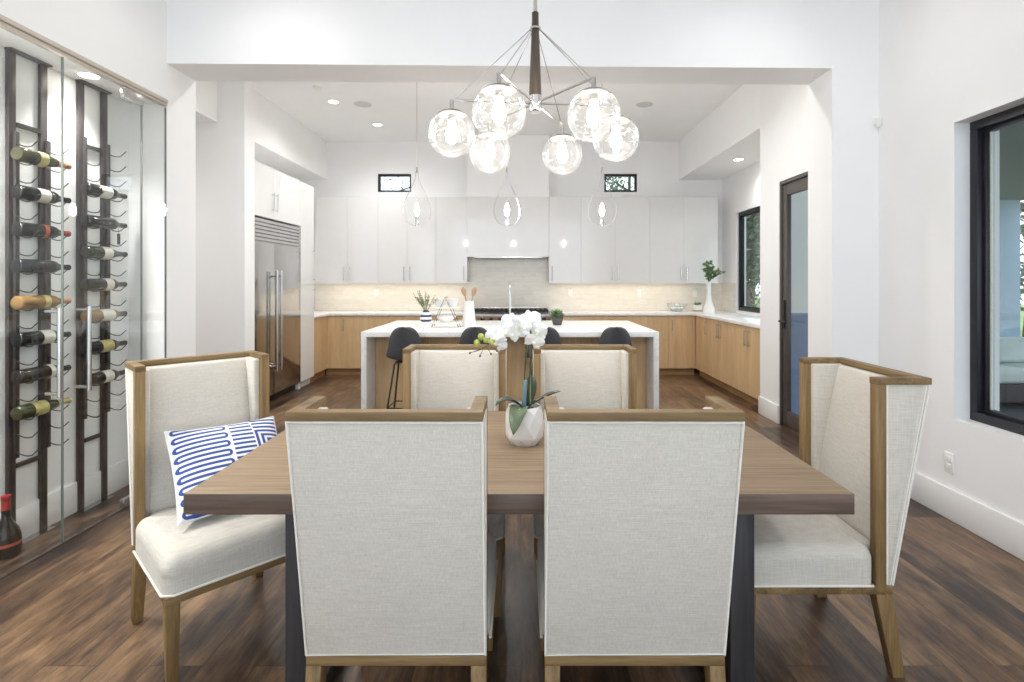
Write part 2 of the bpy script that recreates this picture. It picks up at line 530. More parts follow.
M['clearbottle'] = plain('pale_bottle_glass', srgb(62, 62, 44), 0.08, var=0.5, scale=30)
M['paper'] = plain('paper_label', srgb(226, 222, 212), 0.7, var=0.05, scale=60)
M['goldpaper'] = plain('gold_label', srgb(190, 178, 116), 0.5, var=0.15, scale=50)
M['redfoil'] = plain('red_foil', srgb(150, 34, 38), 0.4, var=0.1)
M['redlabel'] = plain('red_label', srgb(176, 80, 58), 0.5, var=0.1)
M['copper'] = plain('copper_foil', srgb(186, 140, 104), 0.4, 0.3, var=0.1)
M['goldfoil'] = plain('gold_foil', srgb(186, 176, 118), 0.4, 0.2, var=0.15)
M['ceramic'] = plain('white_ceramic', srgb(236, 235, 232), 0.35, var=0.02)
M['marble'] = plain('grey_white_pot', srgb(232, 232, 230), 0.5, var=0.04, scale=14)
M['stripe'] = stripe_mat()
M['leaf'] = plain('orchid_leaf', srgb(30, 50, 29), 0.3, var=0.3, scale=18)
M['leafpale'] = plain('pale_orchid_leaf', srgb(96, 112, 82), 0.35, var=0.15, scale=18)
M['stem'] = plain('orchid_stem', srgb(62, 72, 44), 0.5, var=0.2, scale=40)
M['stake'] = plain('green_cane', srgb(148, 152, 104), 0.6, var=0.1)
M['petal'] = plain('white_petal', srgb(240, 240, 236), 0.55, var=0.03, scale=30, Subsurface_Weight=0.0)
M['bud'] = plain('green_bud', srgb(168, 176, 84), 0.5, var=0.15, scale=60)
M['moss'] = plain('dark_moss', srgb(52, 56, 38), 0.9, var=0.4, scale=60)
M['plant'] = plain('green_leaf', srgb(104, 134, 92), 0.5, var=0.3, scale=30)
M['sage'] = plain('dusty_sage', srgb(132, 138, 104), 0.7, var=0.25, scale=50)
M['darkpot'] = plain('dark_pot', srgb(74, 72, 72), 0.6, var=0.15)
M['spoonwood'] = wood('beech_spoon', srgb(170, 140, 110), srgb(198, 170, 140), 'z', 0.6)
M['rangeblk'] = plain('cast_iron', srgb(38, 36, 36), 0.5, 0.2, var=0.15)
M['glassware'] = pane('bowl_glass', (0.93, 0.95, 0.95, 1), 1.6)
M['plastic'] = plain('white_plastic', srgb(236, 235, 232), 0.35, var=0.01)
M['slate'] = plain('patio_slate', srgb(88, 94, 106), 0.5, var=0.15, scale=3)
M['patiowall'] = plain('patio_stucco', srgb(150, 168, 188), 0.8, var=0.04)
M['soffit'] = plain('patio_soffit', srgb(112, 122, 120), 0.8, var=0.05)
M['wicker'] = plain('dark_wicker', srgb(62, 66, 70), 0.7, var=0.3, scale=90)
M['cushion'] = plain('pale_outdoor_cushion', srgb(206, 214, 212), 0.85, var=0.04)
M['foliage'] = plain('tree_leaf', srgb(70, 88, 58), 0.6, var=0.45, scale=4)
M['bark'] = plain('tree_bark', srgb(84, 74, 64), 0.9, var=0.3, scale=12)
M['lawn'] = plain('lawn_green', srgb(120, 140, 84), 0.9, var=0.3, scale=2)
DINE, LEDW, SKY, EXPO, CHAN, PEND = 11, 0.5, 1.55, 0.96, 2.2, 4.8
# ------------------------------------------------------------------ the setting
WL, WR = -2.41, 2.49         # dining side walls
CZ = 3.58                    # ceilings
m = MB().prism([(-5.6, -3), (2.72, -3), (2.72, 5.40), (3.30, 5.40), (3.30, 8.5), (-5.6, 8.5)], 'z', -0.06, 0)
struct('floor', m, M['floor'], loc=(0, 0, 0), smooth=False)
struct('ceiling', MB().box(-3.7, 3.35, -3, 8.6, CZ, CZ + 0.1), M['ceil'], smooth=False)
# left wall: solid near the camera, above the wine enclosure, and the jamb block
m = MB().box(-2.75, WL, -3, 1.45, 0, CZ).box(-2.75, WL, 1.45, 3.60, 2.612, CZ).box(-2.80, WL, 3.60, 3.925, 0, CZ)
struct('wall_left', m, M['wall'], smooth=False)
m = MB().box(-2.75, -2.665, 1.45, 3.60, 0, 2.612)
struct('wall_enclosure', m, M['wall'], 'white back wall of the wine enclosure', smooth=False)
struct('ceiling_enclosure', MB().box(-2.665, -2.44, 1.45, 3.60, 2.585, 2.612), M['ceil'], smooth=False)
# header over the opening and right-hand pier
m = MB().prism([(WL, 3.605), (2.163, 3.685), (2.163, 3.995), (WL, 3.925)], 'z', 2.86, CZ).prism([(2.163, 3.685), (WR, 3.692), (WR, 4.0), (2.163, 3.995)], 'z', 0, CZ)
struct('wall_header', m, M['wall'], 'white header and pier framing the opening to the kitchen', smooth=False)
# right wall with window opening and door opening
W0, W1, WZ0, WZ1 = 0.9, 3.046, 0.585, 2.29
D0, D1, DZ = 4.02, 5.11, 2.335
XO = 2.75
m = MB()
m.box(WR, XO, -3, W0, 0, CZ).box(WR, XO, W0, W1, 0, WZ0).box(WR, XO, W0, W1, WZ1, CZ)
m.box(WR, XO, W1, D0, 0, CZ).box(WR, XO, D0, D1, DZ, CZ).box(WR, 2.57, D1, 5.52, 0, CZ)
m.box(2.57, 3.33, 5.32, 5.52, 0, CZ)
struct('wall_right', m, M['wall'], smooth=False)
# alcove on the right of the kitchen
AX = 3.18
KW0, KW1, KZ0, KZ1 = 6.35, 7.84, 0.945, 2.386
m = MB().box(AX, 3.33, 5.52, KW0, 0, CZ).box(AX, 3.33, KW0, KW1, 0, KZ0).box(AX, 3.33, KW0, KW1, KZ1, CZ).box(AX, 3.33, KW1, 8.37, 0, CZ)
struct('wall_alcove', m, M['wall'], 'white alcove wall behind the right-hand counter', smooth=False)
struct('ceiling_alcove', MB().box(WR, AX, 5.52, 8.37, 2.975, CZ), M['ceil'], 'lowered white ceiling over the right-hand counter', smooth=False)
# back wall with two high windows
BY = 8.37
hw = [(-2.265, -1.735), (1.315, 1.835)]
HZ0, HZ1 = 2.785, 3.075
m = MB().box(-5.6, 3.33, BY, 8.55, 0, HZ0).box(-5.6, 3.33, BY, 8.55, HZ1, CZ)
xs = [-5.6, hw[0][0], hw[0][1], hw[1][0], hw[1][1], 3.33]
for i in (0, 2, 4):
    m.box(xs[i], xs[i + 1], BY, 8.55, HZ0, HZ1)
struct('wall_back', m, M['wall'], smooth=False)
struct('wall_kitchen_left', MB().box(-3.62, -3.50, 5.55, BY, 0, 2.98), M['wall'], smooth=False)
struct('wall_bulkhead', MB().box(-3.62, -3.06, 3.925, BY, 2.98, CZ), M['wall'], 'white bulkhead above the fridge and passage', smooth=False)
m = MB().box(-3.06, -2.79, 5.35, 5.55, 0, CZ).box(-5.6, -3.06, 5.35, 5.55, 0, 2.98)
struct('wall_pillar', m, M['wall'], 'white pier beside the fridge', smooth=False)
struct('wall_passage', MB().box(-5.6, -2.80, 3.83, 3.925, 0, 2.98).box(-5.7, -5.6, 3.86, 5.55, 0, 2.98), M['wall'], smooth=False)
struct('ceiling_passage', MB().box(-5.7, -3.62, 3.86, 5.55, 2.98, 3.08), M['ceil'], smooth=False)
# baseboards
def bb(name, *boxes):
    mm = MB()
    for b in boxes:
        mm.box(*b, 0.0, 0.18, bev=0.004)
    struct(name, mm, M['trim'])
bb('baseboard_right', (WR - 0.016, WR, -3, 3.676), (WR - 0.016, WR, 4.0, D0 - 0.01), (WR - 0.016, WR, D1 + 0.005, 5.536), (WR - 0.016, 2.56, 5.52, 5.536))
bb('baseboard_pier', (2.147, WR - 0.016, 3.672, 3.692), (2.147, 2.163, 3.692, 3.995))
bb('baseboard_left', (WL, WL + 0.016, -3, 1.45), (WL, WL + 0.016, 3.61, 3.92))
bb('baseboard_enclosure', (-2.665, -2.653, 1.45, 3.585), (-2.653, -2.45, 3.588, 3.60))
bb('baseboard_pillar', (-3.06, -2.775, 5.334, 5.35), (-2.79, -2.775, 5.35, 5.53), (-5.6, -3.06, 5.334, 5.35))
# head channel of the glass enclosure
m = MB().box(-2.44, WL + 0.010, 1.45, 3.60, 2.566, 2.577, 0.002).box(-2.44, WL + 0.002, 1.45, 3.60, 2.577, 2.585).box(-2.44, WL + 0.014, 1.45, 3.60, 2.585, 2.610, 0.002)
M['chan'] = plain('bronze_channel', srgb(196, 186, 174), 0.4, 0.3, var=0.03)
struct('trim_head', m, M['chan'])
m = MB().box(-2.42, -2.40, 1.45, 3.60, 0.0, 0.006)
M['track'] = plain('floor_track', srgb(84, 74, 66), 0.5, 0.2)
struct('trim_track', m, M['track'])

# ---- windows
def frame_x(name, x0, x1, y0, y1, z0, z1, w, xg, fm, n_label, inner=0.035, parent=None):
    """window in a wall whose normal is X; frame between x0 (room side) and x1"""
    mm = MB()
    for a in ((y0, y1, z0, z0 + w), (y0, y1, z1 - w, z1), (y0, y0 + w, z0 + w, z1 - w), (y1 - w, y1, z0 + w, z1 - w)):
        mm.box(x0, x1, a[0], a[1], a[2], a[3], 0.004)
    i = w; j = w + inner
    for a in ((y0 + i, y1 - i, z0 + i, z0 + j), (y0 + i, y1 - i, z1 - j, z1 - i), (y0 + i, y0 + j, z0 + j, z1 - j), (y1 - j, y1 - i, z0 + j, z1 - j)):
        mm.box(x0 + 0.03, x1 - 0.005, a[0], a[1], a[2], a[3], 0.003)
    o = struct(name, mm, fm, n_label)
    MB().box(xg, xg + 0.008, y0 + j - 0.01, y1 - j + 0.01, z0 + j - 0.01, z1 - j + 0.01).build('pane', M['pane'], o, world=True, smooth=False)
    return o
wf = frame_x('window_1', 2.578, 2.66, W0, W1, WZ0, WZ1, 0.052, 2.618, M['bronze'], 'large dark framed window onto the patio', 0.022)
m = MB().box(2.628, 2.640, W1 - 0.086, W1 - 0.075, WZ0 + 0.075, WZ1 - 0.075)
m.build('glazing_bead', M['plastic'], wf, world=True)
frame_x('window_2', 3.215, 3.28, KW0, KW1, KZ0, KZ1, 0.05, 3.25, M['bronze'], 'dark framed kitchen window above the counter', 0.02)
for k, (a, b) in enumerate(hw):
    mm = MB(); w = 0.035; y0, y1 = 8.40, 8.46
    mm.box(a, b, y0, y1, HZ0, HZ0 + w, 0.003).box(a, b, y0, y1, HZ1 - w, HZ1, 0.003).box(a, a + w, y0, y1, HZ0 + w, HZ1 - w, 0.003).box(b - w, b, y0, y1, HZ0 + w, HZ1 - w, 0.003)
    o = struct('window_%d' % (3 + k), mm, M['bronze'], 'small high window above the %s wall cabinets' % ('left' if k == 0 else 'right'))
    MB().box(a + w - .005, b - w + .005, 8.43, 8.436, HZ0 + w - .005, HZ1 - w + .005).build('pane', M['pane'], o, world=True, smooth=False)
# ---- bronze glass door in the right wall
mm = MB(); x0, x1 = 2.492, 2.56
mm.box(x0, x1, D1 - 0.035, D1, 0, DZ, 0.003).box(x0, x1, D0, D0 + 0.035, 0, DZ, 0.003).box(x0, x1, D0 + 0.035, D1 - 0.035, DZ - 0.035, DZ, 0.003)
o = struct('door_1', mm, M['doorframe'], 'bronze framed glass door onto the patio')
ml = MB(); x0, x1 = 2.505, 2.55; ya, yb = D0 + 0.04, D1 - 0.04
ml.box(x0, x1, yb - 0.072, yb, 0.012, DZ - 0.04, 0.004).box(x0, x1, ya, ya + 0.072, 0.012, DZ - 0.04, 0.004)
ml.box(x0, x1, ya + 0.072, yb - 0.072, 0.012, 0.15, 0.004).box(x0, x1, ya + 0.072, yb - 0.072, DZ - 0.145, DZ - 0.04, 0.004)
lf = ml.build('door_leaf', M['doorframe'], o, world=True)
MB().box(2.525, 2.533, ya + 0.068, yb - 0.068, 0.145, DZ - 0.14).build('pane', M['pane'], lf, world=True, smooth=False)
mh = MB().box(2.490, 2.505, 5.015, 5.05, 0.93, 1.20, 0.005).tube([(2.495, 5.03, 1.0), (2.45, 5.03, 1.0), (2.445, 4.90, 1.0)], 0.009, 10)
mh.build('lever_handle', M['black'], lf, world=True)
# ---- wine enclosure glass
def glass_leaf(name, y0, y1, label, handle_y=None, patch=None):
    mm = MB().box(WL - 0.005, WL + 0.005, y0 + 0.003, y1 - 0.003, 0.010, 2.556)
    o = struct(name, mm, M['winepane'], label)
    me = MB().box(WL - 0.0055, WL + 0.0055, y1 - 0.0075, y1 - 0.003, 0.010, 2.556)
    me.build('glass_edge', M['edge'], o, world=True)
    if handle_y is not None:
        mh = MB()
        for s in (1,):
            xb = WL + s * 0.060
            mh.cyl((xb, handle_y, 0.785), (xb, handle_y, 1.245), 0.0115, n=14)
        for z in (0.805, 1.225):
            mh.cyl((WL - 0.010, handle_y, z), (WL + 0.060, handle_y, z), 0.009, n=12)
        mh.build('pull_handle', M['steel'], o, world=True)
    if patch:
        for z0, z1 in ((2.49, 2.556), (0.01, 0.06)):
            MB().box(WL - 0.012, WL + 0.012, patch[0], patch[1], z0, z1, 0.002).build('patch_hinge', M['steel'], o, world=True)
glass_leaf('window_5', 1.45, 2.18, 'fixed clear glass panel nearest the camera')
glass_leaf('door_2', 2.18, 2.79, 'near clear glass door of the wine enclosure', 2.70)
glass_leaf('door_3', 2.79, 3.37, 'far clear glass door of the wine enclosure', 2.885, (3.20, 3.37))
glass_leaf('window_6', 3.37, 3.598, 'narrow fixed glass panel beside the wall jamb')

# ---- small fixtures on walls and ceilings
def outlet(x, y, z, axis, label):
    t = thing('power_outlet', label, 'outlet', (x, y, z), {'y': 0, 'x': PI / 2}[axis])
    MB().box(-0.036, 0.036, -0.006, 0, -0.058, 0.058, 0.003).build('cover_plate', M['plastic'], t)
    for dz in (0.022, -0.022):
        MB().rbox((0, -0.0065, dz), (0.016, 0.0025, 0.016), 0.006, 2, 2).build('socket', M['trim'], t)
    return t
# normal of plate is -Y in local; rotate so it faces the room (-X): local -Y -> -X needs rz=-90
o = outlet(WR, 2.49 * 0 + 3.08, 0.325, 'y', 'white power outlet low on the right wall below the patio window'); o.rotation_euler.z = -PI / 2
for x, lab in ((-2.28, 'left of the striped vase'), (0.775, 'right of the range, first of three'), (1.86, 'right of the range, middle of three'), (2.74, 'in the far corner by the tall vase')):
    outlet(x, 8.357, 1.185, 'y', 'white power outlet on the tiled backsplash %s' % lab)
t = thing('motion_sensor', 'small white motion sensor high in the corner beside the right wall', 'sensor', (WR - 0.021, 3.667, 2.455))
MB().rbox((0, 0, 0.03), (0.020, 0.018, 0.024), 0.008, 2, 3).build('housing', M['plastic'], t)
MB().rbox((0, -0.004, 0.0), (0.015, 0.014, 0.010), 0.007, 2, 3).build('sensor_lens', M['trim'], t)

def downlight(x, y, z, label, group=None, e=20, r=0.058, cone=150):
    t = thing('recessed_downlight', label, 'downlight', (x, y, z), 0, group)
    MB().lathe([(r * 1.25, 0.0), (r * 1.25, -0.004), (r * 1.02, -0.006), (r * 0.98, -0.002), (r * 0.98, 0.0)], 28).build('trim_ring', M['trim'], t)
    MB().lathe([(r * 0.98, -0.003), (0, -0.003)], 28).build('lens', M['lens'], t)
    ld = bpy.data.lights.new('downlight_beam', 'SPOT')
    ld.energy = e; ld.spot_size = math.radians(cone); ld.spot_blend = 1.0
    ld.color = (1.0, 0.98, 0.955); ld.shadow_soft_size = 0.05
    lo = bpy.data.objects.new('downlight_beam', ld); COL.objects.link(lo)
    lo.parent = t; lo.location = (0, 0, -0.02)
    return t
KL = 33
downlight(-2.30, 6.50, CZ, 'recessed downlight in the kitchen ceiling, nearer of the two at left', e=KL)
downlight(-2.02, 7.45, CZ, 'recessed downlight in the kitchen ceiling, farther of the two at left', e=KL)
downlight(2.85, 6.95, 2.975, 'recessed downlight in the lowered ceiling over the right counter', e=14)
downlight(-2.528, 3.10, 2.585, 'recessed downlight in the wine enclosure ceiling', e=34, r=0.05, cone=105)
downlight(-2.555, 2.15, 2.585, 'added unseen recessed downlight in the wine enclosure ceiling, nearer the camera', e=95, r=0.05, cone=150)  # lamp added out of view to brighten the enclosure
downlight(-2.528, 1.70, 2.585, 'added unseen recessed downlight at the near end of the wine enclosure ceiling', e=70, r=0.05, cone=150)  # second out-of-view lamp added to brighten the enclosure
g = 'added unseen kitchen ceiling downlights'
for x, y in ((-2.0, 4.6), (0.1, 4.4), (1.55, 4.5), (-1.5, 5.6), (1.1, 5.6)):  # extra lamps added out of sight as kitchen fill
        downlight(x, y, CZ, 'added recessed downlight in the kitchen ceiling hidden behind the header', g, e=KL)
g = 'added unseen dining ceiling downlights'
for x in (-1.6, 1.6):  # unseen lamps added overhead to light the dining room
    for y in (-0.6, 1.4, 3.0):
        downlight(x, y, CZ, 'added unseen recessed downlight in the dining room ceiling', g, e=DINE)
downlight(-4.2, 4.65, 2.98, 'added unseen recessed downlight in the ceiling of the side passage', e=40)  # hidden lamp added to lift the passage and pier walls
def speaker(x, y, label):
    t = thing('ceiling_speaker', label, 'speaker', (x, y, CZ))
    MB().lathe([(0.115, 0), (0.115, -0.004), (0.108, -0.006), (0.104, -0.004)], 32).build('bezel', M['trim'], t)
    MB().lathe([(0.105, -0.004), (0, -0.004)], 32).build('grille', plain('speaker_grille', (0.62, 0.62, 0.61, 1), 0.7), t)
speaker(-1.97, 6.60, 'round white speaker in the kitchen ceiling at left')
speaker(1.54, 6.60, 'round white speaker in the kitchen ceiling at right')
t = thing('smoke_detector', 'small white smoke detector on the kitchen ceiling near the header', 'detector', (-2.31, 6.02, CZ))
MB().lathe([(0.06, 0), (0.06, -0.012), (0.045, -0.028), (0, -0.030)], 24).build('housing', M['plastic'], t)
MB().lathe([(0.014, -0.029), (0.010, -0.034), (0, -0.034)], 16).build('test_button', M['trim'], t)
# ------------------------------------------------------------------ dining furniture
TT = 0.75
def table():
    t = thing('dining_table', 'long greyed oak dining table with charcoal legs in the middle of the room', 'table', (0, 2.07, 0))
    x0, x1, y0, y1 = -1.0, 0.988, 1.568, 2.57
    mm = MB().box(x0, x1, y0, y1, TT - 0.062, TT, 0.0025, 2)
    # the sides get a darker colour than the top
    bm = mm.bm
    bm.normal_update()
    for f in bm.faces:
        f.material_index = 1 if abs(f.normal.z) < 0.5 else 0
    mm.build('tabletop', [M['tabletop'], M['tableedge']], t, world=True)
    for sx in (-1, 1):
        xa, xb = (-0.715, -0.640) if sx < 0 else (0.635, 0.708)
        for ya, yb in ((1.605, 1.72), (2.42, 2.535)):
            MB().box(xa, xb, ya, yb, 0, TT - 0.062, 0.003).build('leg', M['tableleg'], t, world=True)
        MB().box(xa + 0.005, xb - 0.005, 1.72, 2.42, 0.0, 0.07, 0.003).build('foot_rail', M['tableleg'], t, world=True)
        MB().box(xa + 0.005, xb - 0.005, 1.72, 2.42, TT - 0.132, TT - 0.062, 0.003).build('top_rail', M['tableleg'], t, world=True)
    xm = (-0.635, 0.63)
    MB().box(xm[0] - .01, xm[1] + .01, 2.03, 2.11, TT - 0.142, TT - 0.072, 0.003).build('stretcher', M['tableleg'], t, world=True)
    return t
table()
CW = 0.51           # chair width
CTOP = 1.043
CBT, CBB = -0.190, -0.058   # outer back plane y at top / bottom
ZT, ZB = CTOP - 0.023, 0.322
def yb(z): return CBB + (CBT - CBB) * (z - ZB) / (CTOP - ZB)
def make_chair(label):
    t = thing('dining_chair', label, 'chair', (0, 0, 0), 0, 'wingback dining chairs around the table')
    h = CW / 2
    # seat cushion
    def crown(p):
        q = p.copy()
        if p.z > 0:
            q.z += 0.020 * max(0, 1 - (p.x / h) ** 2) * max(0, 1 - (p.y / 0.24) ** 2) - 0.012 * max(0, (p.y - 0.1) / 0.13) ** 2
        if p.z < -0.001:
            ix, iy = h + 0.006 - 0.045, 0.232 - 0.045
            cx, cy = max(-ix, min(ix, p.x)), max(-iy, min(iy, p.y))
            d = Vector((p.x - cx, p.y - cy, 0))
            if d.length > 1e-6:
                d = d.normalized() * 0.045
                q.x, q.y = cx + d.x, cy + d.y
        return q
    s = MB().rbox((0, 0.232, 0.388), (h + 0.006, 0.232, 0.066), 0.045, 10, 4, crown)
    s.box(-h + 0.05, h - 0.05, -0.04, 0.06, 0.33, 0.445, 0.02, 3)
    so = s.build('seat', M['linen'], t, angle=60)
    z = 0.326; e = h + 0.007
    MB().tube([(-e, 0.014, z), (-e, 0.44, z), (-e + 0.03, 0.466, z), (e - 0.03, 0.466, z), (e, 0.44, z), (e, 0.014, z)], 0.0045, 6).build('piping', M['piping'], so)
    # back: inner cushion and outer panel
    b = MB()
    ih, iz0, iz1 = h - 0.034, 0.43, ZT - 0.001
    def lean(p):
        zz = p.z + (iz0 + iz1) / 2
        q = p.copy()
        q.y += yb(zz) + 0.030
        if p.y > 0:
            q.y += 0.020 * max(0, 1 - (p.x / ih) ** 4) * max(0, 1 - ((p.z) / 0.30) ** 4) - 0.006
        return q
    b.rbox((0, 0, (iz0 + iz1) / 2), (ih, 0.020, (iz1 - iz0) / 2), 0.016, 10, 4, lean)
    y0, y1 = yb(ZB), yb(ZT)
    b.hull8([(-h + .001, y0 + .022, ZB), (h - .001, y0 + .022, ZB), (h - .001, y0, ZB), (-h + .001, y0, ZB)],
            [(-h + .001, y1 + .022, ZT), (h - .001, y1 + .022, ZT), (h - .001, y1, ZT), (-h + .001, y1, ZT)], 0.004)
    bo = b.build('backrest', M['linen'], t, angle=50)
    c = h - 0.003
    MB().tube([(-c, y0 - .001, ZB + .004), (c, y0 - .001, ZB + .004), (c, y1 - .001, ZT - .005), (-c, y1 - .001, ZT - .005)], 0.0050, 6, closed=True).build('piping', M['piping'], bo)
    # wings
    for sx in (-1, 1):
        pts = [(-0.034, ZB), (-0.034, ZT), (yb(ZT) + .012, ZT), (yb(ZB) + .012, ZB)]
        a, d = sorted((sx * (h - 0.058), sx * (h - 0.004)))
        w = MB().prism(pts, 'x', a, d, 0.007, 2)
        wo = w.build('wing', M['linen'], t, angle=50)
        xx = sx * (h - 0.004)
        MB().tube([(xx, -0.040, ZB + .006), (xx, -0.040, ZT - .006), (xx, yb(ZT) + .010, ZT - .006), (xx, yb(ZB) + .008, ZB + .006)], 0.004, 6, closed=True).build('piping', M['piping'], wo)
        a, d = sorted((sx * h, sx * (h - 0.034)))
        MB().box(a, d, -0.036, 0.0, 0.300, ZT, 0.002).build('post', M['chairwood_z'], t)
    # U-shaped wooden cap
    m = MB()
    yt = CBT - 0.004
    m.prism([(-h, 0.001), (-h, yt), (h, yt), (h, 0.001), (h - .036, 0.001), (h - .036, yt + .036), (-h + .036, yt + .036), (-h + .036, 0.001)], 'z', ZT, CTOP, 0.002)
    m.build('top_rail', M['chairwood_x'], t)
    # seat frame
    m = MB()
    m.box(-h, h, 0.425, 0.460, 0.292, 0.322, 0.002).box(-h, h, CBB, CBB + .035, 0.292, 0.322, 0.002)
    m.box(-h, -h + .034, CBB + .035, 0.425, 0.292, 0.322, 0.002).box(h - .034, h, CBB + .035, 0.425, 0.292, 0.322, 0.002)
    m.build('seat_frame', M['chairwood_x'], t)
    for sx in (-1, 1):
        def quad(x0, x1, y0, y1, z):
            X0, X1 = sorted((sx * x0, sx * x1))
            return [(X0, y0, z), (X1, y0, z), (X1, y1, z), (X0, y1, z)]
        MB().hull8(quad(h - .040, h - .008, 0.420, 0.452, 0), quad(h - .044, h, 0.416, 0.460, 0.292), 0.002).build('leg', M['chairwood_z'], t)
        MB().hull8(quad(h - .038, h - .004, -0.104, -0.062, 0), quad(h - .044, h, -0.058, 0.0, 0.292), 0.002).build('leg', M['chairwood_z'], t)
    return t
G = 'wingback dining chairs around the table'
ch = make_chair('cream linen wingback chair seen from behind, in front of the table at left')
ch.location = (-0.353, 1.555, 0)
dup(ch, (0.322, 1.555, 0), 0, 'cream linen wingback chair seen from behind, in front of the table at right')
dup(ch, (-0.332, 2.625, 0), PI, 'cream linen wingback chair on the far side of the table, left of the orchid')
dup(ch, (0.318, 2.625, 0), PI, 'cream linen wingback chair on the far side of the table, right of the orchid')
dup(ch, (1.232, 2.093, 0), PI / 2, 'cream linen wingback chair at the right end of the table by the patio window')
LCA = math.atan2(-0.69, 0.72) - PI / 2
lc = dup(ch, (-1.338, 2.264, 0), LCA, 'cream linen wingback chair with a blue pillow, turned at the left end of the table')

# ---- lumbar pillow on the left chair
def inflate(p):
    u, v = p.x / 0.21, p.z / 0.20
    k = max(0.0, 1 - abs(u) ** 2.4) ** 0.55 * max(0.0, 1 - abs(v) ** 2.4) ** 0.55
    q = p.copy()
    q.y = p.y * (0.06 + 0.94 * k)
    q.x *= 1 - 0.05 * (1 - abs(v) ** 2) * (abs(u))
    q.z *= 1 - 0.08 * (1 - abs(u) ** 2) * (abs(v))
    return q
t = thing('throw_pillow', 'blue and white meander patterned lumbar pillow on the left chair', 'pillow', (0, 0, 0), 0)
MB().rbox((0, 0, 0), (0.21, 0.065, 0.20), 0.012, 22, 2, inflate).build('cushion_cover', M['pillow'], t, angle=180)
per = []
for (a, b_) in (((-1, -1), (1, -1)), ((1, -1), (1, 1)), ((1, 1), (-1, 1)), ((-1, 1), (-1, -1))):
    for i in range(10):
        f = i / 10
        per.append(inflate(Vector(((a[0] + (b_[0] - a[0]) * f) * 0.21, 0, (a[1] + (b_[1] - a[1]) * f) * 0.20))))
MB().tube(per, 0.0045, 6, closed=True).build('piping', M['pilledge'], t)
PILLOW = t

fv = Vector((0.722, -0.692, 0)); wv = Vector((0.692, 0.722, 0))
ctr = Vector((-1.338, 2.264, 0)) + fv * 0.165 + wv * 0.040 + Vector((0, 0, 0.625))
zd = (fv * -0.31 + wv * 0.02 + Vector((0, 0, 0.30))).normalized()
xd = (wv - zd * wv.dot(zd)).normalized()
yd = zd.cross(xd)
R3 = Matrix((xd, yd, zd)).transposed()
PILLOW.location = ctr
PILLOW.rotation_euler = R3.to_euler()

# ---- orchid in a faceted pot
t = thing('potted_orchid', 'white orchid with arching stems in a faceted white pot on the dining table', 'plant', (0.014, 2.065, TT))
m = MB()
n = 9
prof = [(0.052, 0.0), (0.073, 0.030), (0.078, 0.070), (0.074, 0.118), (0.066, 0.145)]
rings = []
for j, (r, z) in enumerate(prof):
    rings.append([m.bm.verts.new((r * math.cos(2 * PI * (k + 0.5 * (j % 2)) / n), r * math.sin(2 * PI * (k + 0.5 * (j % 2)) / n), z)) for k in range(n)])
for j in range(len(prof) - 1):
    A, B = rings[j], rings[j + 1]
    for k in range(n):
        k2 = (k + 1) % n
        if j % 2 == 0:
            m.bm.faces.new((A[k], A[k2], B[k])); m.bm.faces.new((A[k2], B[k2], B[k]))
        else:
            m.bm.faces.new((A[k], A[k2], B[k2])); m.bm.faces.new((A[k], B[k2], B[k]))
m.bm.faces.new(rings[0][::-1])
inner = [m.bm.verts.new((v.co.x * 0.90, v.co.y * 0.90, 0.145)) for v in rings[-1]]
low = [m.bm.verts.new((v.co.x * 0.90, v.co.y * 0.90, 0.120)) for v in rings[-1]]
for A, B in ((rings[-1], inner), (inner, low)):
    for k in range(n):
        m.bm.faces.new((A[k], A[(k + 1) % n], B[(k + 1) % n], B[k]))
m.bm.faces.new(low)
m.build('pot', M['marble'], t, smooth=False)
MB().lathe([(0.060, 0.122), (0.040, 0.134), (0, 0.137)], 14).build('moss', M['moss'], t)
def leaf(p0, d, length, width, droop, mat, bend=0.0, roll=0.0):
    """strap leaf starting at p0 along direction d (xy), arching down by droop"""
    mm = MB(); N = 12; rows = []
    d = Vector(d).normalized(); side = Vector((-d.y, d.x, 0))
    if side.length < 1e-4: side = Vector((1, 0, 0))
    side.normalize()
    for i in range(N + 1):
        f = i / N
        c = Vector(p0) + d * length * f + Vector((0, 0, bend * math.sin(f * PI * 0.6) - droop * f * f))
        w = width * (math.sin(PI * min(1, f * 0.93 + 0.07)) ** 0.6) * 0.5 if f < 1 else 0.001
        rl = side * math.cos(roll) + Vector((0, 0, 1)) * math.sin(roll)
        rows.append((c - rl * w + Vector((0, 0, w * 0.35)), c, c + rl * w + Vector((0, 0, w * 0.35))))
    vs = [v for r in rows for v in r]
    fs = []
    for i in range(N):
        for k in range(2):
            a = i * 3 + k
            fs.append((a, a + 1, a + 4, a + 3))
    mm.mesh(vs, fs)
    o = mm.build('leaf', mat, t, angle=180)
    so = o.modifiers.new('thick', 'SOLIDIFY'); so.thickness = 0.0022
    return o
leaf((-0.005, -0.02, 0.135), (-0.35, -1, 0.25), 0.115, 0.070, 0.115, M['leafpale'], 0.02)
leaf((-0.01, 0.0, 0.137), (-1, -0.25, 0.0), 0.105, 0.060, 0.030, M['leaf'], 0.045)
leaf((0.01, 0.0, 0.137), (1, -0.1, 0.25), 0.135, 0.052, -0.012, M['leaf'], 0.022)
leaf((0.012, 0.02, 0.137), (0.15, 0.5, 0.85), 0.13, 0.055, 0.0, M['leaf'], 0.0)
def P(x, y, dy=0.0):
    """offset from the pot of a point seen at pixel (x, y), dy behind the pot centre"""
    k = 530 / (2.065 + dy)
    return Vector(((x - 521) / k - 0.014, dy, 1.38 - (y - 281) / k - TT))
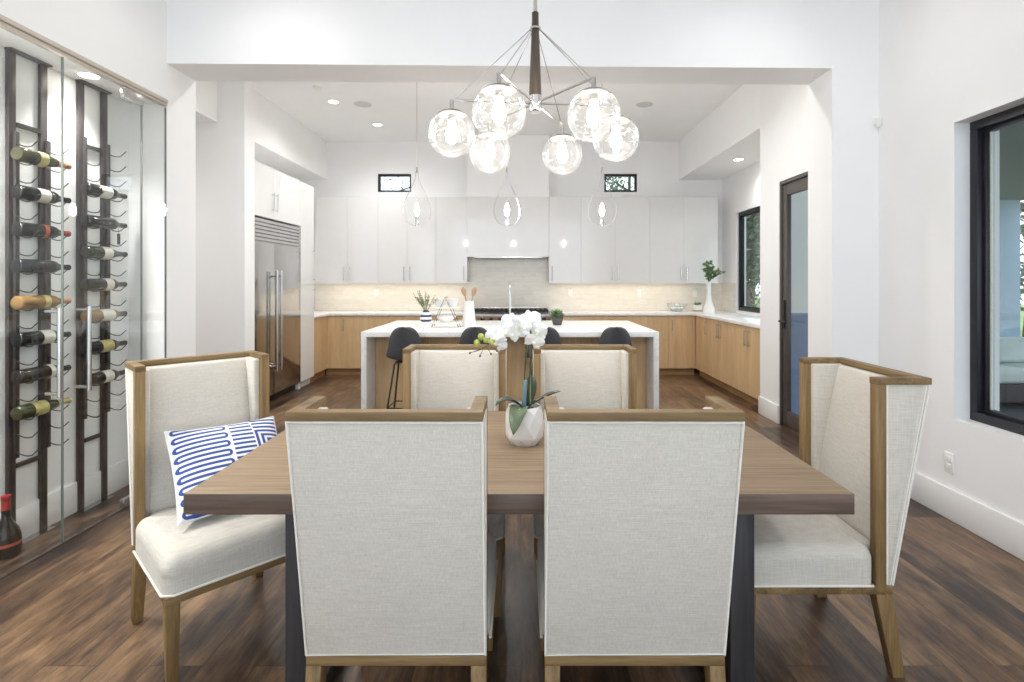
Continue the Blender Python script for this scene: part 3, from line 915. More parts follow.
def spline(pts, n=24):
    out = []
    pts = [Vector(p) for p in pts]
    q = [pts[0] * 2 - pts[1]] + pts + [pts[-1] * 2 - pts[-2]]
    for i in range(1, len(q) - 2):
        for j in range(n):
            s = j / n
            a, b, c, d = q[i - 1], q[i], q[i + 1], q[i + 2]
            out.append(0.5 * ((2 * b) + (c - a) * s + (2 * a - 5 * b + 4 * c - d) * s * s + (3 * b - a - 3 * c + d) * s ** 3))
    out.append(pts[-1])
    return out
s1 = spline([(0.000, 0.0, 0.135), P(529, 385, -0.01), P(531, 345, -0.01), P(529, 327, -0.02), P(517, 327, -0.03), P(503, 334, -0.03), P(493, 341, -0.03), P(484, 348, -0.03), P(474, 352, -0.02)], 8)
MB().tube(s1, [0.0035 - 0.002 * i / len(s1) for i in range(len(s1))], 6).build('flower_stem', M['stem'], t)
s2 = spline([(-0.006, 0.0, 0.135), P(524, 385, 0.01), P(526, 350, 0.01), P(525, 334, 0.0), P(514, 329, -0.01), P(500, 332, -0.01)], 8)
MB().tube(s2, [0.0035 - 0.0016 * i / len(s2) for i in range(len(s2))], 6).build('flower_stem', M['stem'], t)
MB().cyl((0.022, -0.004, 0.13), P(530.5, 318, -0.004), 0.0028, n=8).build('support_cane', M['stake'], t)
MB().hull8([(-0.012, -0.012, .14), (0.006, -0.012, .14), (0.006, 0.004, .14), (-0.012, 0.004, .14)],
           [(-0.004, -0.010, .245), (0.010, -0.010, .245), (0.010, 0.002, .245), (-0.004, 0.002, .245)], 0.003).build('stem_sleeve', plain('blue_grey_sleeve', srgb(112, 138, 152), 0.4), t)
sp = []
for (a, b_) in (((484, 348), (470, 353)), ((488, 349), (491, 354)), ((484, 347), (480, 356)), ((490, 345), (497, 351))):
    sp.append((P(*a, -0.03), P(*b_, -0.02)))
mm = MB()
for a, b_ in sp: mm.cyl(a, b_, 0.0012, 0.0010, 6)
for a, b_ in sp: mm.sphere(b_, 0.004, 8, 1.3)
mm.build('twig', M['stem'], t)
for (x, y, r) in ((481, 337, .0125), (477, 343, .0125), (486, 340, .011), (492, 342.5, .0115), (489, 338, .010)):
    MB().sphere(P(x, y, -0.035 - rnd.random() * .01), r, 14, 1.15).build('bud', M['bud'], t)
def flower(c, r, yaw, pitch, roll):
    mm = MB()
    R = Matrix.Rotation(yaw, 4, 'Z') @ Matrix.Rotation(pitch, 4, 'X') @ Matrix.Rotation(roll, 4, 'Y')
    Mx = Matrix.Translation(c) @ R
    def petal(ang, L, W, cup):
        N, K = 7, 6; vs = []; fs = []
        for i in range(N + 1):
            f = i / N
            w = W * (math.sin(PI * (f * 0.86 + 0.07)) ** 0.7)
            if i == N: w *= 0.35
            for k in range(K + 1):
                s = 2 * k / K - 1
                p = Vector((s * w * 0.5, -cup * f * f * 0.5 - 0.12 * W * (1 - s * s) + 0.03 * W * math.sin(5 * s + 7 * f), L * f))
                vs.append(Mx @ (Matrix.Rotation(ang, 4, 'Y') @ p))
        for i in range(N):
            for k in range(K):
                a = i * (K + 1) + k
                fs.append((a, a + 1, a + K + 2, a + K + 1))
        mm.mesh(vs, fs, 0)
    petal(0, r * 0.95, r * 0.62, r * 0.1)
    petal(2.2, r * 0.95, r * 0.58, r * 0.1); petal(-2.2, r * 0.95, r * 0.58, r * 0.1)
    petal(1.25, r * 1.05, r * 1.15, r * 0.25); petal(-1.25, r * 1.05, r * 1.15, r * 0.25)
    for s in (-1, 1):
        mm.sphere(Mx @ Vector((s * r * 0.10, -r * 0.14, -r * 0.12)), r * 0.12, 8, 1.4, 0)
    mm.sphere(Mx @ Vector((0, -r * 0.2, -r * 0.2)), r * 0.11, 8, 1.5, 1)
    return mm.build('blossom', [M['petal'], plain('blossom_throat', srgb(222, 214, 160), 0.6)], t, angle=180)
for (x, y, dy, r, yw, pi_, ro) in ((495, 337, -.04, .040, .2, .15, .1), (505, 332, -.035, .043, -.35, .1, -.3), (511, 323, -.03, .042, .35, -.15, .2),
                                   (521, 325, -.035, .042, -.2, .1, .5), (530, 321, -.03, .046, .3, -.2, -.2), (538, 330, -.02, .046, -.6, .1, .15), (500, 344, -.05, .034, .6, .5, .8), (534, 341, -.03, .040, .1, .45, .4), (518, 334, -.02, .036, .5, .2, -.5)):
    flower(P(x, y, dy), r, yw, pi_, ro)

# ------------------------------------------------------------------ chandelier over the table
CC = Vector((0.056, 2.08, 0))
HZ = 2.070
t = thing('chandelier', 'six-globe chandelier of bubbled glass with a dark wooden stem above the table', 'chandelier', (CC.x, CC.y, HZ))
MB().lathe([(0.0, CZ - HZ - .03), (0.03, CZ - HZ - .03), (0.065, CZ - HZ - .015), (0.07, CZ - HZ)], 28).cyl((0, 0, 0.36), (0, 0, CZ - HZ - .02), 0.0075, n=12).build('down_rod', M['nickel'], t)
MB().lathe([(0.0, 0.03), (0.0235, 0.03), (0.0245, 0.045), (0.015, 0.29), (0.0135, 0.335), (0.0135, 0.362), (0.009, 0.366), (0, 0.366)], 20).build('stem', M['ebony'], t)
MB().lathe([(0, -0.028), (0.02, -0.028), (0.026, -0.02), (0.027, 0.0), (0.0245, 0.036), (0, 0.036)], 24).build('hub', M['nickel'], t)
MB().lathe([(0.0, 0.295), (0.022, 0.295), (0.022, 0.303), (0.0, 0.303)], 20).build('collar', M['nickel'], t)
RG, GR = 0.325, 0.0915
for i in range(6):
    a = math.radians(6.5 + 60 * i)
    d = Vector((math.cos(a), math.sin(a), 0))
    g = d * RG + Vector((0, 0, 1.947 - HZ))
    MB().cyl(d * 0.02 + Vector((0, 0, 0.008)), d * (RG - 0.006) + Vector((0, 0, 0.008)), 0.0042, n=10).build('arm', M['nickel'], t)
    MB().cyl(d * 0.018 + Vector((0, 0, 0.298)), d * (RG - 0.012) + Vector((0, 0, 0.010)), 0.0020, n=6).build('stay_cable', M['nickel'], t)
    GM = Matrix.Translation(g)
    th0 = math.radians(30)
    prof = [(GR * math.sin(x), GR * math.cos(x)) for x in [th0 + (PI - th0) * k / 22 for k in range(23)]]
    prof[-1] = (0, -GR)
    sh = MB().lathe(prof, 36, GM).build('globe_shade', M['seeded'], t, angle=180)
    cp = [(0, GR + 0.040), (0.0075, GR + 0.040), (0.0085, GR + 0.008)]
    cp += [(GR * 1.02 * math.sin(x), GR * 1.02 * math.cos(x) + 0.001) for x in [math.radians(6 + 4.1 * k) for k in range(9)]]
    cp += [(GR * 0.60, GR * 0.76), (0, GR * 0.80)]
    MB().lathe(cp, 28, GM).build('globe_cap', M['pewter'], sh)
    lamp_point(t, g, CHAN)
    bl = [(0, -0.038), (0.012, -0.036), (0.021, -0.024), (0.0235, -0.006), (0.020, 0.014), (0.013, 0.036), (0.0125, 0.050), (0, 0.050)]
    MB().lathe(bl, 20, Matrix.Translation(g + Vector((0, 0, 0.002)))).build('bulb', M['bulb'], sh, angle=180)
    MB().cyl(g + Vector((0, 0, 0.050)), g + Vector((0, 0, 0.08)), 0.015, n=14).build('lamp_holder', M['nickel'], sh)
# ------------------------------------------------------------------ kitchen
def bar_handle(parent, p0, p1, out, r=0.005, mat='steel', gap=0.028, sq=True):
    """square bar pull from p0 to p1 standing off along `out`"""
    p0, p1, out = Vector(p0), Vector(p1), Vector(out)
    d = (p1 - p0).normalized()
    m = MB()
    c0, c1 = p0 + out * gap, p1 + out * gap
    m.tube([c0, c1], r, 8)
    for c in (p0 + d * 0.02, p1 - d * 0.02):
        m.tube([c, c + out * gap], r * 0.9, 8)
    return m.build('handle', M[mat], parent, world=True)
FY = 7.75     # face of the back base cabinets
def base_unit(label, x0, x1, fronts):
    """fronts: list of ('door'|'drawer', fx0, fx1, z0, z1, handle) in fractions of the width; handle: 'l','r','t',None"""
    xc = (x0 + x1) / 2
    t = thing('base_cabinet', label, 'cabinet', (xc, 8.05, 0), 0, 'oak base cabinets along the kitchen walls')
    MB().box(x0 + .001, x1 - .001, FY + .021, BY - .015, 0.10, 0.874).build('carcass', M['cabwood'], t, world=True, smooth=False)
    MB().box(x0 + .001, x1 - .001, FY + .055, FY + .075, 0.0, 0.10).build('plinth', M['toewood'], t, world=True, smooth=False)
    for kind, a, b, z0, z1, h in fronts:
        xa, xb = x0 + (x1 - x0) * a + .0015, x0 + (x1 - x0) * b - .0015
        d = MB().box(xa, xb, FY, FY + .020, z0 + .0015, z1 - .0015, 0.001, 1).build(kind, M['cabwood'], t, world=True)
        if h == 'l': bar_handle(d, (xa + .045, FY, z1 - .22), (xa + .045, FY, z1 - .05), (0, -1, 0))
        if h == 'r': bar_handle(d, (xb - .045, FY, z1 - .22), (xb - .045, FY, z1 - .05), (0, -1, 0))
        if h == 't': bar_handle(d, ((xa + xb) / 2 - .1, FY, z1 - .05), ((xa + xb) / 2 + .1, FY, z1 - .05), (0, -1, 0))
DR = [('drawer', 0, 1, .10, .36, 't'), ('drawer', 0, 1, .36, .62, 't'), ('drawer', 0, 1, .62, .872, 't')]
D2 = [('drawer', 0, 1, .10, .50, None), ('drawer', 0, 1, .50, .872, None)]
base_unit('oak base cabinet door in the far left corner by the white tall unit', -2.87, -2.545, [('door', .03, 1, .10, .872, 'r')])
base_unit('oak drawer base cabinet on the back wall, just left of the island end', -2.545, -1.90, D2)
base_unit('oak base cabinet on the back wall behind the striped vase', -1.90, -1.34, [('door', 0, .5, .10, .872, 'r'), ('door', .5, 1, .10, .872, 'l')])
base_unit('oak base cabinet on the back wall left of the range', -1.34, -0.79, DR)
base_unit('oak base cabinet on the back wall right of the range', 0.435, 1.02, DR)
base_unit('oak base cabinet on the back wall behind the right end of the island', 1.02, 1.56, [('door', 0, .5, .10, .872, 'r'), ('door', .5, 1, .10, .872, 'l')])
base_unit('oak two-drawer base cabinet on the back wall right of the island', 1.56, 2.16, D2)
base_unit('oak base cabinet door on the back wall in the far right corner', 2.16, 2.55, [('door', 0, .90, .10, .872, 'l'), ('filler_panel', .90, 1, .10, .872, None)])
# right-hand run, fronts face -X
RX = 2.55
def base_right(label, y0, y1, fronts):
    t = thing('base_cabinet', label, 'cabinet', (2.86, (y0 + y1) / 2, 0), 0, 'oak base cabinets along the kitchen walls')
    MB().box(RX + .021, AX - .012, y0 + .001, y1 - .001, 0.10, 0.874).build('carcass', M['cabwood'], t, world=True, smooth=False)
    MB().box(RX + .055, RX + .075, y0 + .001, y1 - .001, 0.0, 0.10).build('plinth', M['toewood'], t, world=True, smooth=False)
    for a, b, h in fronts:
        ya, yb_ = y0 + (y1 - y0) * a + .0015, y0 + (y1 - y0) * b - .0015
        d = MB().box(RX, RX + .020, ya, yb_, .1015, .8705, 0.001, 1).build('door', M['cabwood'], t, world=True)
        if h: 
            yy = ya + .045 if h == 'n' else yb_ - .045
            bar_handle(d, (RX, yy, .64), (RX, yy, .83), (-1, 0, 0))
base_right('two-door oak base cabinet on the right run, beside the white pier', 5.53, 6.37, [(0, .5, 'f'), (.5, 1, 'n')])
base_right('two-door oak base cabinet on the right run, under the kitchen window', 6.37, 7.24, [(0, .5, 'f'), (.5, 1, 'n')])
base_right('single-door oak base cabinet on the right run, in the far corner', 7.24, 7.74, [(0, 1, 'n')])
# left corner
LX = -2.83
t = thing('base_cabinet', 'narrow oak base cabinet on the left side beyond the white tall unit', 'cabinet', (-3.15, 7.46, 0), 0, 'oak base cabinets along the kitchen walls')
MB().box(-3.49, LX - .021, 7.18, 7.745, 0.10, 0.874).build('carcass', M['cabwood'], t, world=True, smooth=False)
MB().box(LX - .075, LX - .055, 7.18, 7.80, 0, 0.10).build('plinth', M['toewood'], t, world=True, smooth=False)
MB().box(LX - .020, LX, 7.182, 7.748, .1015, .8705, 0.001, 1).build('door', M['cabwood'], t, world=True)
# worktops
m = MB().prism([(-3.495, 7.175), (-2.80, 7.175), (-2.80, 7.725), (-0.79, 7.725), (-0.79, 8.355), (-3.495, 8.355)], 'z', 0.875, 0.915, 0.002)
tag(m.build('worktop', M['quartz']), 'white quartz worktop along the back wall left of the range', 'worktop')
m = MB().prism([(0.435, 7.725), (2.525, 7.725), (2.525, 5.53), (3.178, 5.53), (3.178, 8.355), (0.435, 8.355)], 'z', 0.875, 0.915, 0.002)
tag(m.build('worktop', M['quartz']), 'white quartz worktop right of the range, turning along the kitchen window wall', 'worktop')
# tiled splashback
m = MB().box(-3.49, 3.18, 8.358, BY, 0.916, 1.352).box(-0.80, 0.42, 8.358, BY, 1.352, 1.76).box(3.168, 3.18, 7.845, 8.358, 0.916, 1.352)
struct('trim_splashback', m, M['tile'], 'cream glazed tile splashback', loc=(0, 8.36, 0.915), smooth=False) if False else None
me = m.build('trim_splashback', M['tile'], loc=(0, 0, 0), smooth=False); me['kind'] = 'structure'; me['label'] = 'cream glazed tile splashback behind the worktop'
# wall cabinets
UY = 8.0
def wall_unit(label, x0, x1, doors):
    t = thing('wall_cabinet', label, 'cabinet', ((x0 + x1) / 2, 8.19, 1.35), 0, 'white gloss wall cabinets')
    MB().box(x0 + .0005, x1 - .0005, UY + .0205, BY - .001, 1.368, 2.648).build('carcass', M['gloss'], t, world=True, smooth=False)
    for a, b, h in doors:
        d = MB().box(a + .001, b - .001, UY, UY + .020, 1.345, 2.648, 0.0015, 1).build('door', M['gloss'], t, world=True)
        hx = a + .045 if h == 'l' else b - .045
        bar_handle(d, (hx, UY, 1.39), (hx, UY, 1.60), (0, -1, 0))
wall_unit('two-door white gloss wall cabinet at the far left of the back wall', -3.11, -2.158, [(-3.11, -2.626, 'r'), (-2.626, -2.158, 'l')])
wall_unit('two-door white gloss wall cabinet behind the left pendant', -2.158, -1.283, [(-2.158, -1.72, 'r'), (-1.72, -1.283, 'l')])
wall_unit('single-door white gloss wall cabinet directly left of the range hood', -1.283, -0.815, [(-1.283, -0.815, 'r')])
wall_unit('single-door white gloss wall cabinet directly right of the range hood', 0.423, 0.906, [(0.423, 0.906, 'l')])
wall_unit('two-door white gloss wall cabinet behind the right pendant', 0.906, 1.947, [(0.906, 1.419, 'r'), (1.419, 1.947, 'l')])
wall_unit('two-door white gloss wall cabinet at the far right of the back wall', 1.947, 2.974, [(1.947, 2.46, 'r'), (2.46, 2.974, 'l')])
# under-cabinet light strips
for lab, x0, x1 in (('left', -3.05, -0.88), ('right', 0.50, 2.60)):
    t = thing('light_strip', 'slim lit strip under the wall cabinets %s of the range hood' % lab, 'light', ((x0 + x1) / 2, 8.15, 1.351))
    MB().box(x0, x1, 8.14, 8.16, 1.357, 1.367).build('channel', M['steel'], t, world=True, smooth=False)
    MB().box(x0 + .01, x1 - .01, 8.142, 8.158, 1.354, 1.357).build('diffuser', M['led'], t, world=True, smooth=False)
    ld = bpy.data.lights.new('strip_light', 'AREA'); ld.shape = 'RECTANGLE'; ld.size = x1 - x0; ld.size_y = 0.02
    ld.energy = LEDW * (x1 - x0); ld.color = (1.0, 0.90, 0.78)
    lo = bpy.data.objects.new('strip_light', ld); COL.objects.link(lo); lo.parent = t; lo.location = (0, 0, 0.0)
# hood
t = thing('range_hood', 'white boxed range hood rising to the ceiling above the range', 'range hood', (-0.196, 8.18, 1.74))
MB().box(-0.813, 0.421, UY - .01, BY - .001, 1.745, 2.652, 0.0015, 1).build('hood_panel', M['gloss'], t, world=True)
MB().box(-0.813, 0.421, UY - .01, BY - .001, 2.653, CZ - .001).build('chimney_box', M['wall'], t, world=True, smooth=False)
MB().box(-0.70, 0.31, 8.03, 8.33, 1.735, 1.745).build('grease_filter', M['steel'], t, world=True, smooth=False)
# range
x0, x1 = -0.785, 0.430
t = thing('gas_range', 'wide stainless gas range with black grates below the hood', 'range', ((x0 + x1) / 2, 8.03, 0))
MB().box(x0, x1, 7.76, 8.35, 0.10, 0.90).build('body', M['steel'], t, world=True, smooth=False)
MB().box(x0 + .03, x1 - .03, 7.80, 8.30, 0.0, 0.10).build('plinth', M['black'], t, world=True, smooth=False)
MB().prism([(7.76, 0.74), (7.70, 0.76), (7.69, 0.885), (7.72, 0.905), (7.76, 0.905)], 'x', x0, x1, 0.003).build('control_panel', M['steel'], t, world=True)
for i in range(9):
    xk = x0 + 0.09 + i * (x1 - x0 - 0.18) / 8
    MB().cyl((xk, 7.697, 0.825), (xk, 7.655, 0.825), 0.026, 0.022, 16).build('knob', M['rangeblk'], t, world=True)
for i, (a, b) in enumerate(((x0 + .03, x0 + .61), (x0 + .635, x1 - .03))):
    d = MB().box(a, b, 7.725, 7.76, 0.14, 0.73, 0.004).build('oven_door', M['steel'], t, world=True)
    MB().tube([(a + .04, 7.725, .68), (a + .04, 7.68, .68), (b - .04, 7.68, .68), (b - .04, 7.725, .68)], 0.012, 8).build('handle', M['steel'], d, world=True)
for i in range(4):
    a = x0 + 0.02 + i * (x1 - x0 - 0.04) / 4; b = a + (x1 - x0 - 0.04) / 4 - 0.008
    g_ = MB()
    for xx in [a + (b - a) * k / 4 for k in range(5)]:
        g_.box(xx - .007 if xx > a else a, (xx + .007 if xx < b else b), 7.80, 8.30, 0.935, 0.957)
    for yy in (7.80, 7.965, 8.13, 8.286):
        g_.box(a, b, yy, yy + .014, 0.925, 0.955)
    for xx in (a, b - .014):
        for yy in (7.80, 8.286):
            g_.box(xx, xx + .014, yy, yy + .014, 0.90, 0.93)
    g_.build('grate', M['rangeblk'], t, world=True, smooth=False)
MB().box(x0, x1, 8.325, 8.354, 0.90, 0.965, 0.003).build('back_guard', M['steel'], t, world=True)

# fridge column on the left, faces +X
FX = -2.80
t = thing('refrigerator', 'tall stainless double-door refrigerator with a louvred grille', 'refrigerator', (-3.14, 6.14, 0))
y0, y1 = 5.56, 6.735; ys = 6.03
MB().box(-3.48, FX - .05, y0, y1, 0.09, 2.062).build('body', M['steel'], t, world=True, smooth=False)
MB().box(-3.46, FX - .075, y0 + .01, y1 - .01, 0.0, 0.09).build('plinth', M['black'], t, world=True, smooth=False)
for a, b, hy in ((y0 + .003, ys - .002, ys - .055), (ys + .002, y1 - .003, ys + .055)):
    d = MB().box(FX - .049, FX, a, b, 0.10, 1.803, 0.003).build('door', M['fsteel'], t, world=True)
    m = MB().cyl((FX + .052, hy, 0.36), (FX + .052, hy, 1.50), 0.013, n=14)
    for z in (0.42, 1.44):
        m.cyl((FX, hy, z), (FX + .052, hy, z), 0.009, n=10)
    m.build('handle', M['steel'], d, world=True)
gr = MB().box(FX - .049, FX - .02, y0 + .003, y1 - .003, 1.808, 2.060).build('grille', M['steel'], t, world=True, smooth=False)
for k in range(6):
    z = 1.815 + k * 0.0405
    MB().prism([(FX - .02, z), (FX + .002, z + .004), (FX + .002, z + .030), (FX - .02, z + .037)], 'y', y0 + .006, y1 - .006).build('louvre', M['steel'], gr, world=True, smooth=False)
MB().box(FX, FX + .002, 6.62, 6.69, 1.735, 1.752).build('badge', M['pewter'], t, world=True, smooth=False)
t = thing('wall_cabinet', 'white gloss cabinet above the stainless refrigerator', 'cabinet', (-3.14, 6.14, 2.07), 0)
MB().box(-3.49, FX - .021, 5.552, 6.738, 2.075, 2.65).build('carcass', M['gloss'], t, world=True, smooth=False)
for a, b, hy in ((5.552, 6.0, 5.955), (6.0, 6.738, 6.045)):
    d = MB().box(FX - .020, FX, a + .0015, b - .0015, 2.078, 2.65, 0.0015, 1).build('door', M['gloss'], t, world=True)
    bar_handle(d, (FX, hy, 2.16), (FX, hy, 2.37), (1, 0, 0))
t = thing('tall_cabinet', 'tall white gloss cabinet between the refrigerator and the far corner', 'cabinet', (-3.14, 6.955, 0), 0)
MB().box(-3.49, FX - .021, 6.742, 7.172, 0.09, 2.65).build('carcass', M['gloss'], t, world=True, smooth=False)
MB().box(FX - .075, FX - .055, 6.742, 7.172, 0, 0.09).build('plinth', M['trim'], t, world=True, smooth=False)
MB().cyl((FX - .04, 6.77, 0), (FX - .04, 6.77, .09), .016, n=12).build('foot', M['plastic'], t, world=True)
for z0, z1, hz in ((0.09, 1.33, (1.0, 1.28)), (1.33, 2.65, (1.38, 1.80))):
    d = MB().box(FX - .020, FX, 6.7435, 7.1705, z0 + .0015, z1 - .0015, 0.0015, 1).build('door', M['gloss'], t, world=True)
    bar_handle(d, (FX, 7.125, hz[0]), (FX, 7.125, hz[1]), (1, 0, 0))

# ---- island
IX0, IX1, IY0, IY1 = -1.458, 1.258, 4.83, 6.24
m = MB().prism([(IX0, 0), (IX0, .915), (IX1, .915), (IX1, 0), (IX1 - .05, 0), (IX1 - .05, .868), (IX0 + .05, .868), (IX0 + .05, 0)], 'y', IY0, IY1, 0.002)
tag(m.build('island_worktop', M['quartz']), 'white quartz waterfall worktop of the kitchen island', 'worktop')
t = thing('island_cabinet', 'oak cabinet body under the white island worktop', 'cabinet', ((IX0 + IX1) / 2, 5.66, 0))
xa, xb = IX0 + .052, IX1 - .052
MB().box(xa, xb, 5.141, 6.20, .09, .866).build('carcass', M['cabwood'], t, world=True, smooth=False)
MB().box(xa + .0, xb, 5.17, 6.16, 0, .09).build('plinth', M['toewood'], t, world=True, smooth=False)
for k in range(5):
    a = xa + (xb - xa) * k / 5
    MB().box(a + .0015, a + (xb - xa) / 5 - .0015, 5.12, 5.140, .092, .866, 0.001, 1).build('panel', M['cabwood'], t, world=True)
# faucet
t = thing('kitchen_faucet', 'slim chrome gooseneck faucet standing on the island', 'faucet', (-0.115, 5.50, .915))
pts = [(0, 0, 0.01), (0, 0, .36)] + [(0, .085 - .085 * math.cos(a), .36 + .085 * math.sin(a)) for a in [PI * i / 10 for i in range(1, 11)]] + [(0, .17, .28)]
MB().tube(pts, 0.011, 12).build('spout', M['nickel'], t)
MB().lathe([(0, 0), (0.027, 0), (0.027, .006), (.018, .02), (0, .02)], 20).build('base', M['nickel'], t)
MB().tube([(-.012, 0, .05), (-.05, 0, .055), (-.055, 0, .12)], 0.006, 8).build('lever', M['nickel'], t)
# ---- bar stools
def make_stool(label):
    t = thing('bar_stool', label, 'stool', (0, 0, 0), 0, 'charcoal bar stools along the island')
    # moulded shell: profile in (y,z) with half width
    prof = [(0.205, .688, .135), (0.19, .672, .165), (0.12, .660, .175), (0.02, .657, .178), (-.07, .664, .178), (-.125, .690, .174), (-.150, .735, .168), (-.163, .80, .158), (-.172, .87, .146), (-.178, .93, .122), (-.180, .965, .085), (-.181, .980, .03)]
    m = MB(); K = 12; rows = []
    for (y, z, w) in prof:
        r = []
        for k in range(K + 1):
            s = 2 * k / K - 1
            up = max(0.0, min(1.0, (z - .66) / .1))
            yy = y + up * 0.075 * abs(s) ** 2.2
            zz = z + (1 - up) * 0.035 * abs(s) ** 3
            r.append((s * w, yy, zz))
        rows.append(r)
    vs = [v for r in rows for v in r]; fs = []
    for i in range(len(rows) - 1):
        for k in range(K):
            a = i * (K + 1) + k
            fs.append((a, a + K + 1, a + K + 2, a + 1))
    m.mesh(vs, fs)
    so = m.build('seat_shell', M['char'], t, angle=180)
    md = so.modifiers.new('thick', 'SOLIDIFY'); md.thickness = 0.022; md.offset = 1
    md = so.modifiers.new('round', 'SUBSURF'); md.levels = 1; md.render_levels = 2
    T, B = [], []
    for (sx, sy) in ((-1, -1), (1, -1), (1, 1), (-1, 1)):
        p0 = Vector((sx * .085, .02 + sy * .07, .645)); p1 = Vector((sx * .10, .02 + sy * .085, .63)); p2 = Vector((sx * .185, .03 + sy * .18, 0.0))
        MB().tube([p0, p1, p2], 0.0085, 10).build('leg', M['black'], t)
        f = (0.63 - 0.25) / 0.63
        B.append(p1 + (p2 - p1) * f)
    MB().tube(B, 0.006, 8, closed=True).build('foot_ring', M['black'], t)
    MB().box(-.10, .10, -.06, .10, .640, .652, .003).build('mount_plate', M['black'], t)
    return t
st = make_stool('charcoal bar stool with thin black legs, leftmost at the island')
st.location = (-1.035, 4.82, 0)
for k, (x, lab) in enumerate(((-0.405, 'charcoal bar stool at the island behind the far left dining chair'), (0.215, 'charcoal bar stool at the island just right of the orchid flowers'), (0.84, 'charcoal bar stool at the island, rightmost, behind the far right dining chair'))):
    dup(st, (x, 4.82, 0), 0, lab)
# ---- things on the island
t = thing('striped_vase', 'small navy and white striped vase with dried sprigs on the island', 'vase', (-0.935, 5.21, .915))
MB().lathe([(0, 0), (.032, 0), (.036, .01), (.030, .03), (.040, .05), (.055, .085), (.058, .115), (.050, .150), (.030, .168), (.027, .176), (.020, .17), (0, .16)], 28).build('body', M['stripe'], t)
mm = MB(); mf = MB()
for k in range(30):
    a = rnd.uniform(0, 2 * PI); sp_ = rnd.uniform(.02, .12); h = rnd.uniform(.27, .36)
    p1 = Vector((sp_ * math.cos(a), sp_ * math.sin(a), h))
    mm.tube([(0, 0, .15), p1 * .5 + Vector((0, 0, .09)), p1], .0015, 5)
    for j in range(7):
        f = .45 + .55 * j / 6
        c = Vector((0, 0, .15)).lerp(p1, f)
        d = Vector((rnd.uniform(-1, 1), rnd.uniform(-1, 1), rnd.uniform(.3, 1))).normalized() * .026
        s = d.cross(Vector((0, 0, 1))).normalized() * .006
        mf.mesh([c, c + d * .5 + s, c + d, c + d * .5 - s], [(0, 1, 2, 3)])
mm.build('stalks', M['sage'], t); mf.build('sprigs', M['sage'], t, smooth=False)
t = thing('tiered_stand', 'black wire triangle stand with two white trays on the island', 'stand', (-0.757, 5.36, .915))
for yy in (-.075, .075):
    MB().tube([(-.135, yy, 0.003), (0, yy, .305), (.135, yy, 0.003)], .0035, 8).build('triangle_frame', M['black'], t)
MB().tube([(0, -.075, .303), (0, .075, .303)], .0035, 8).build('top_bar', M['black'], t)
for z in (.045, .195):
    MB().rbox((0, 0, z), (.135 if z > .1 else .145, .085, .006), .006, 3, 2).build('tray', M['ceramic'], t)
def bowl(label, x, y, z, r, h, name='serving_bowl', mat='ceramic'):
    o = MB().lathe([(0, 0), (r * .5, 0), (r * .55, .006), (r * .9, h * .6), (r, h), (r * .95, h), (r * .84, h * .6), (r * .5, .012), (0, .010)], 28).build(name, M[mat], None, loc=(x, y, z), angle=60)
    return tag(o, label, 'bowl')
bowl('pale bowl on the lower tray of the wire stand', -.757, 5.36, .915 + .0512, .10, .062)
bowl('pale deep bowl on the upper tray, left of the wire triangle tip', -.822, 5.36, .915 + .2012, .062, .085)
bowl('pale deep bowl on the upper tray, right of the wire triangle tip', -.692, 5.36, .915 + .2012, .062, .085)
t = thing('utensil_pitcher', 'tall white tapered pitcher holding wooden spoons on the island', 'pitcher', (-0.530, 5.40, .915))
MB().lathe([(0, 0), (.072, 0), (.074, .008), (.058, .15), (.047, .255), (.049, .262), (.043, .258), (.052, .15), (.066, .02), (0, .02)], 28).build('body', M['ceramic'], t)
def spoon(x0, x1, label):
    o = MB()
    p0 = Vector((-0.530 + x0, 5.40 + x0 * .4, .915 + .05)); p1 = Vector((-0.530 + x1, 5.40 + x0 * .4, .915 + .40))
    o.tube([p0, p0.lerp(p1, .78)], [.006, .007], 8)
    d = (p1 - p0).normalized()
    q = Matrix.Translation(p0.lerp(p1, .88)) @ d.to_track_quat('Z', 'Y').to_matrix().to_4x4() @ Matrix.Diagonal((.4, 1, 1, 1))
    o.lathe([(0, -.055), (.012, -.045), (.027, -.005), (.025, .025), (.010, .045), (0, .05)], 14, q)
    return tag(o.build('wooden_spoon', M['spoonwood']), label, 'spoon', 'wooden spoons in the white pitcher')
spoon(.022, -.062, 'wooden spoon leaning to the left out of the white pitcher')
spoon(-.022, .062, 'wooden spoon leaning to the right out of the white pitcher')
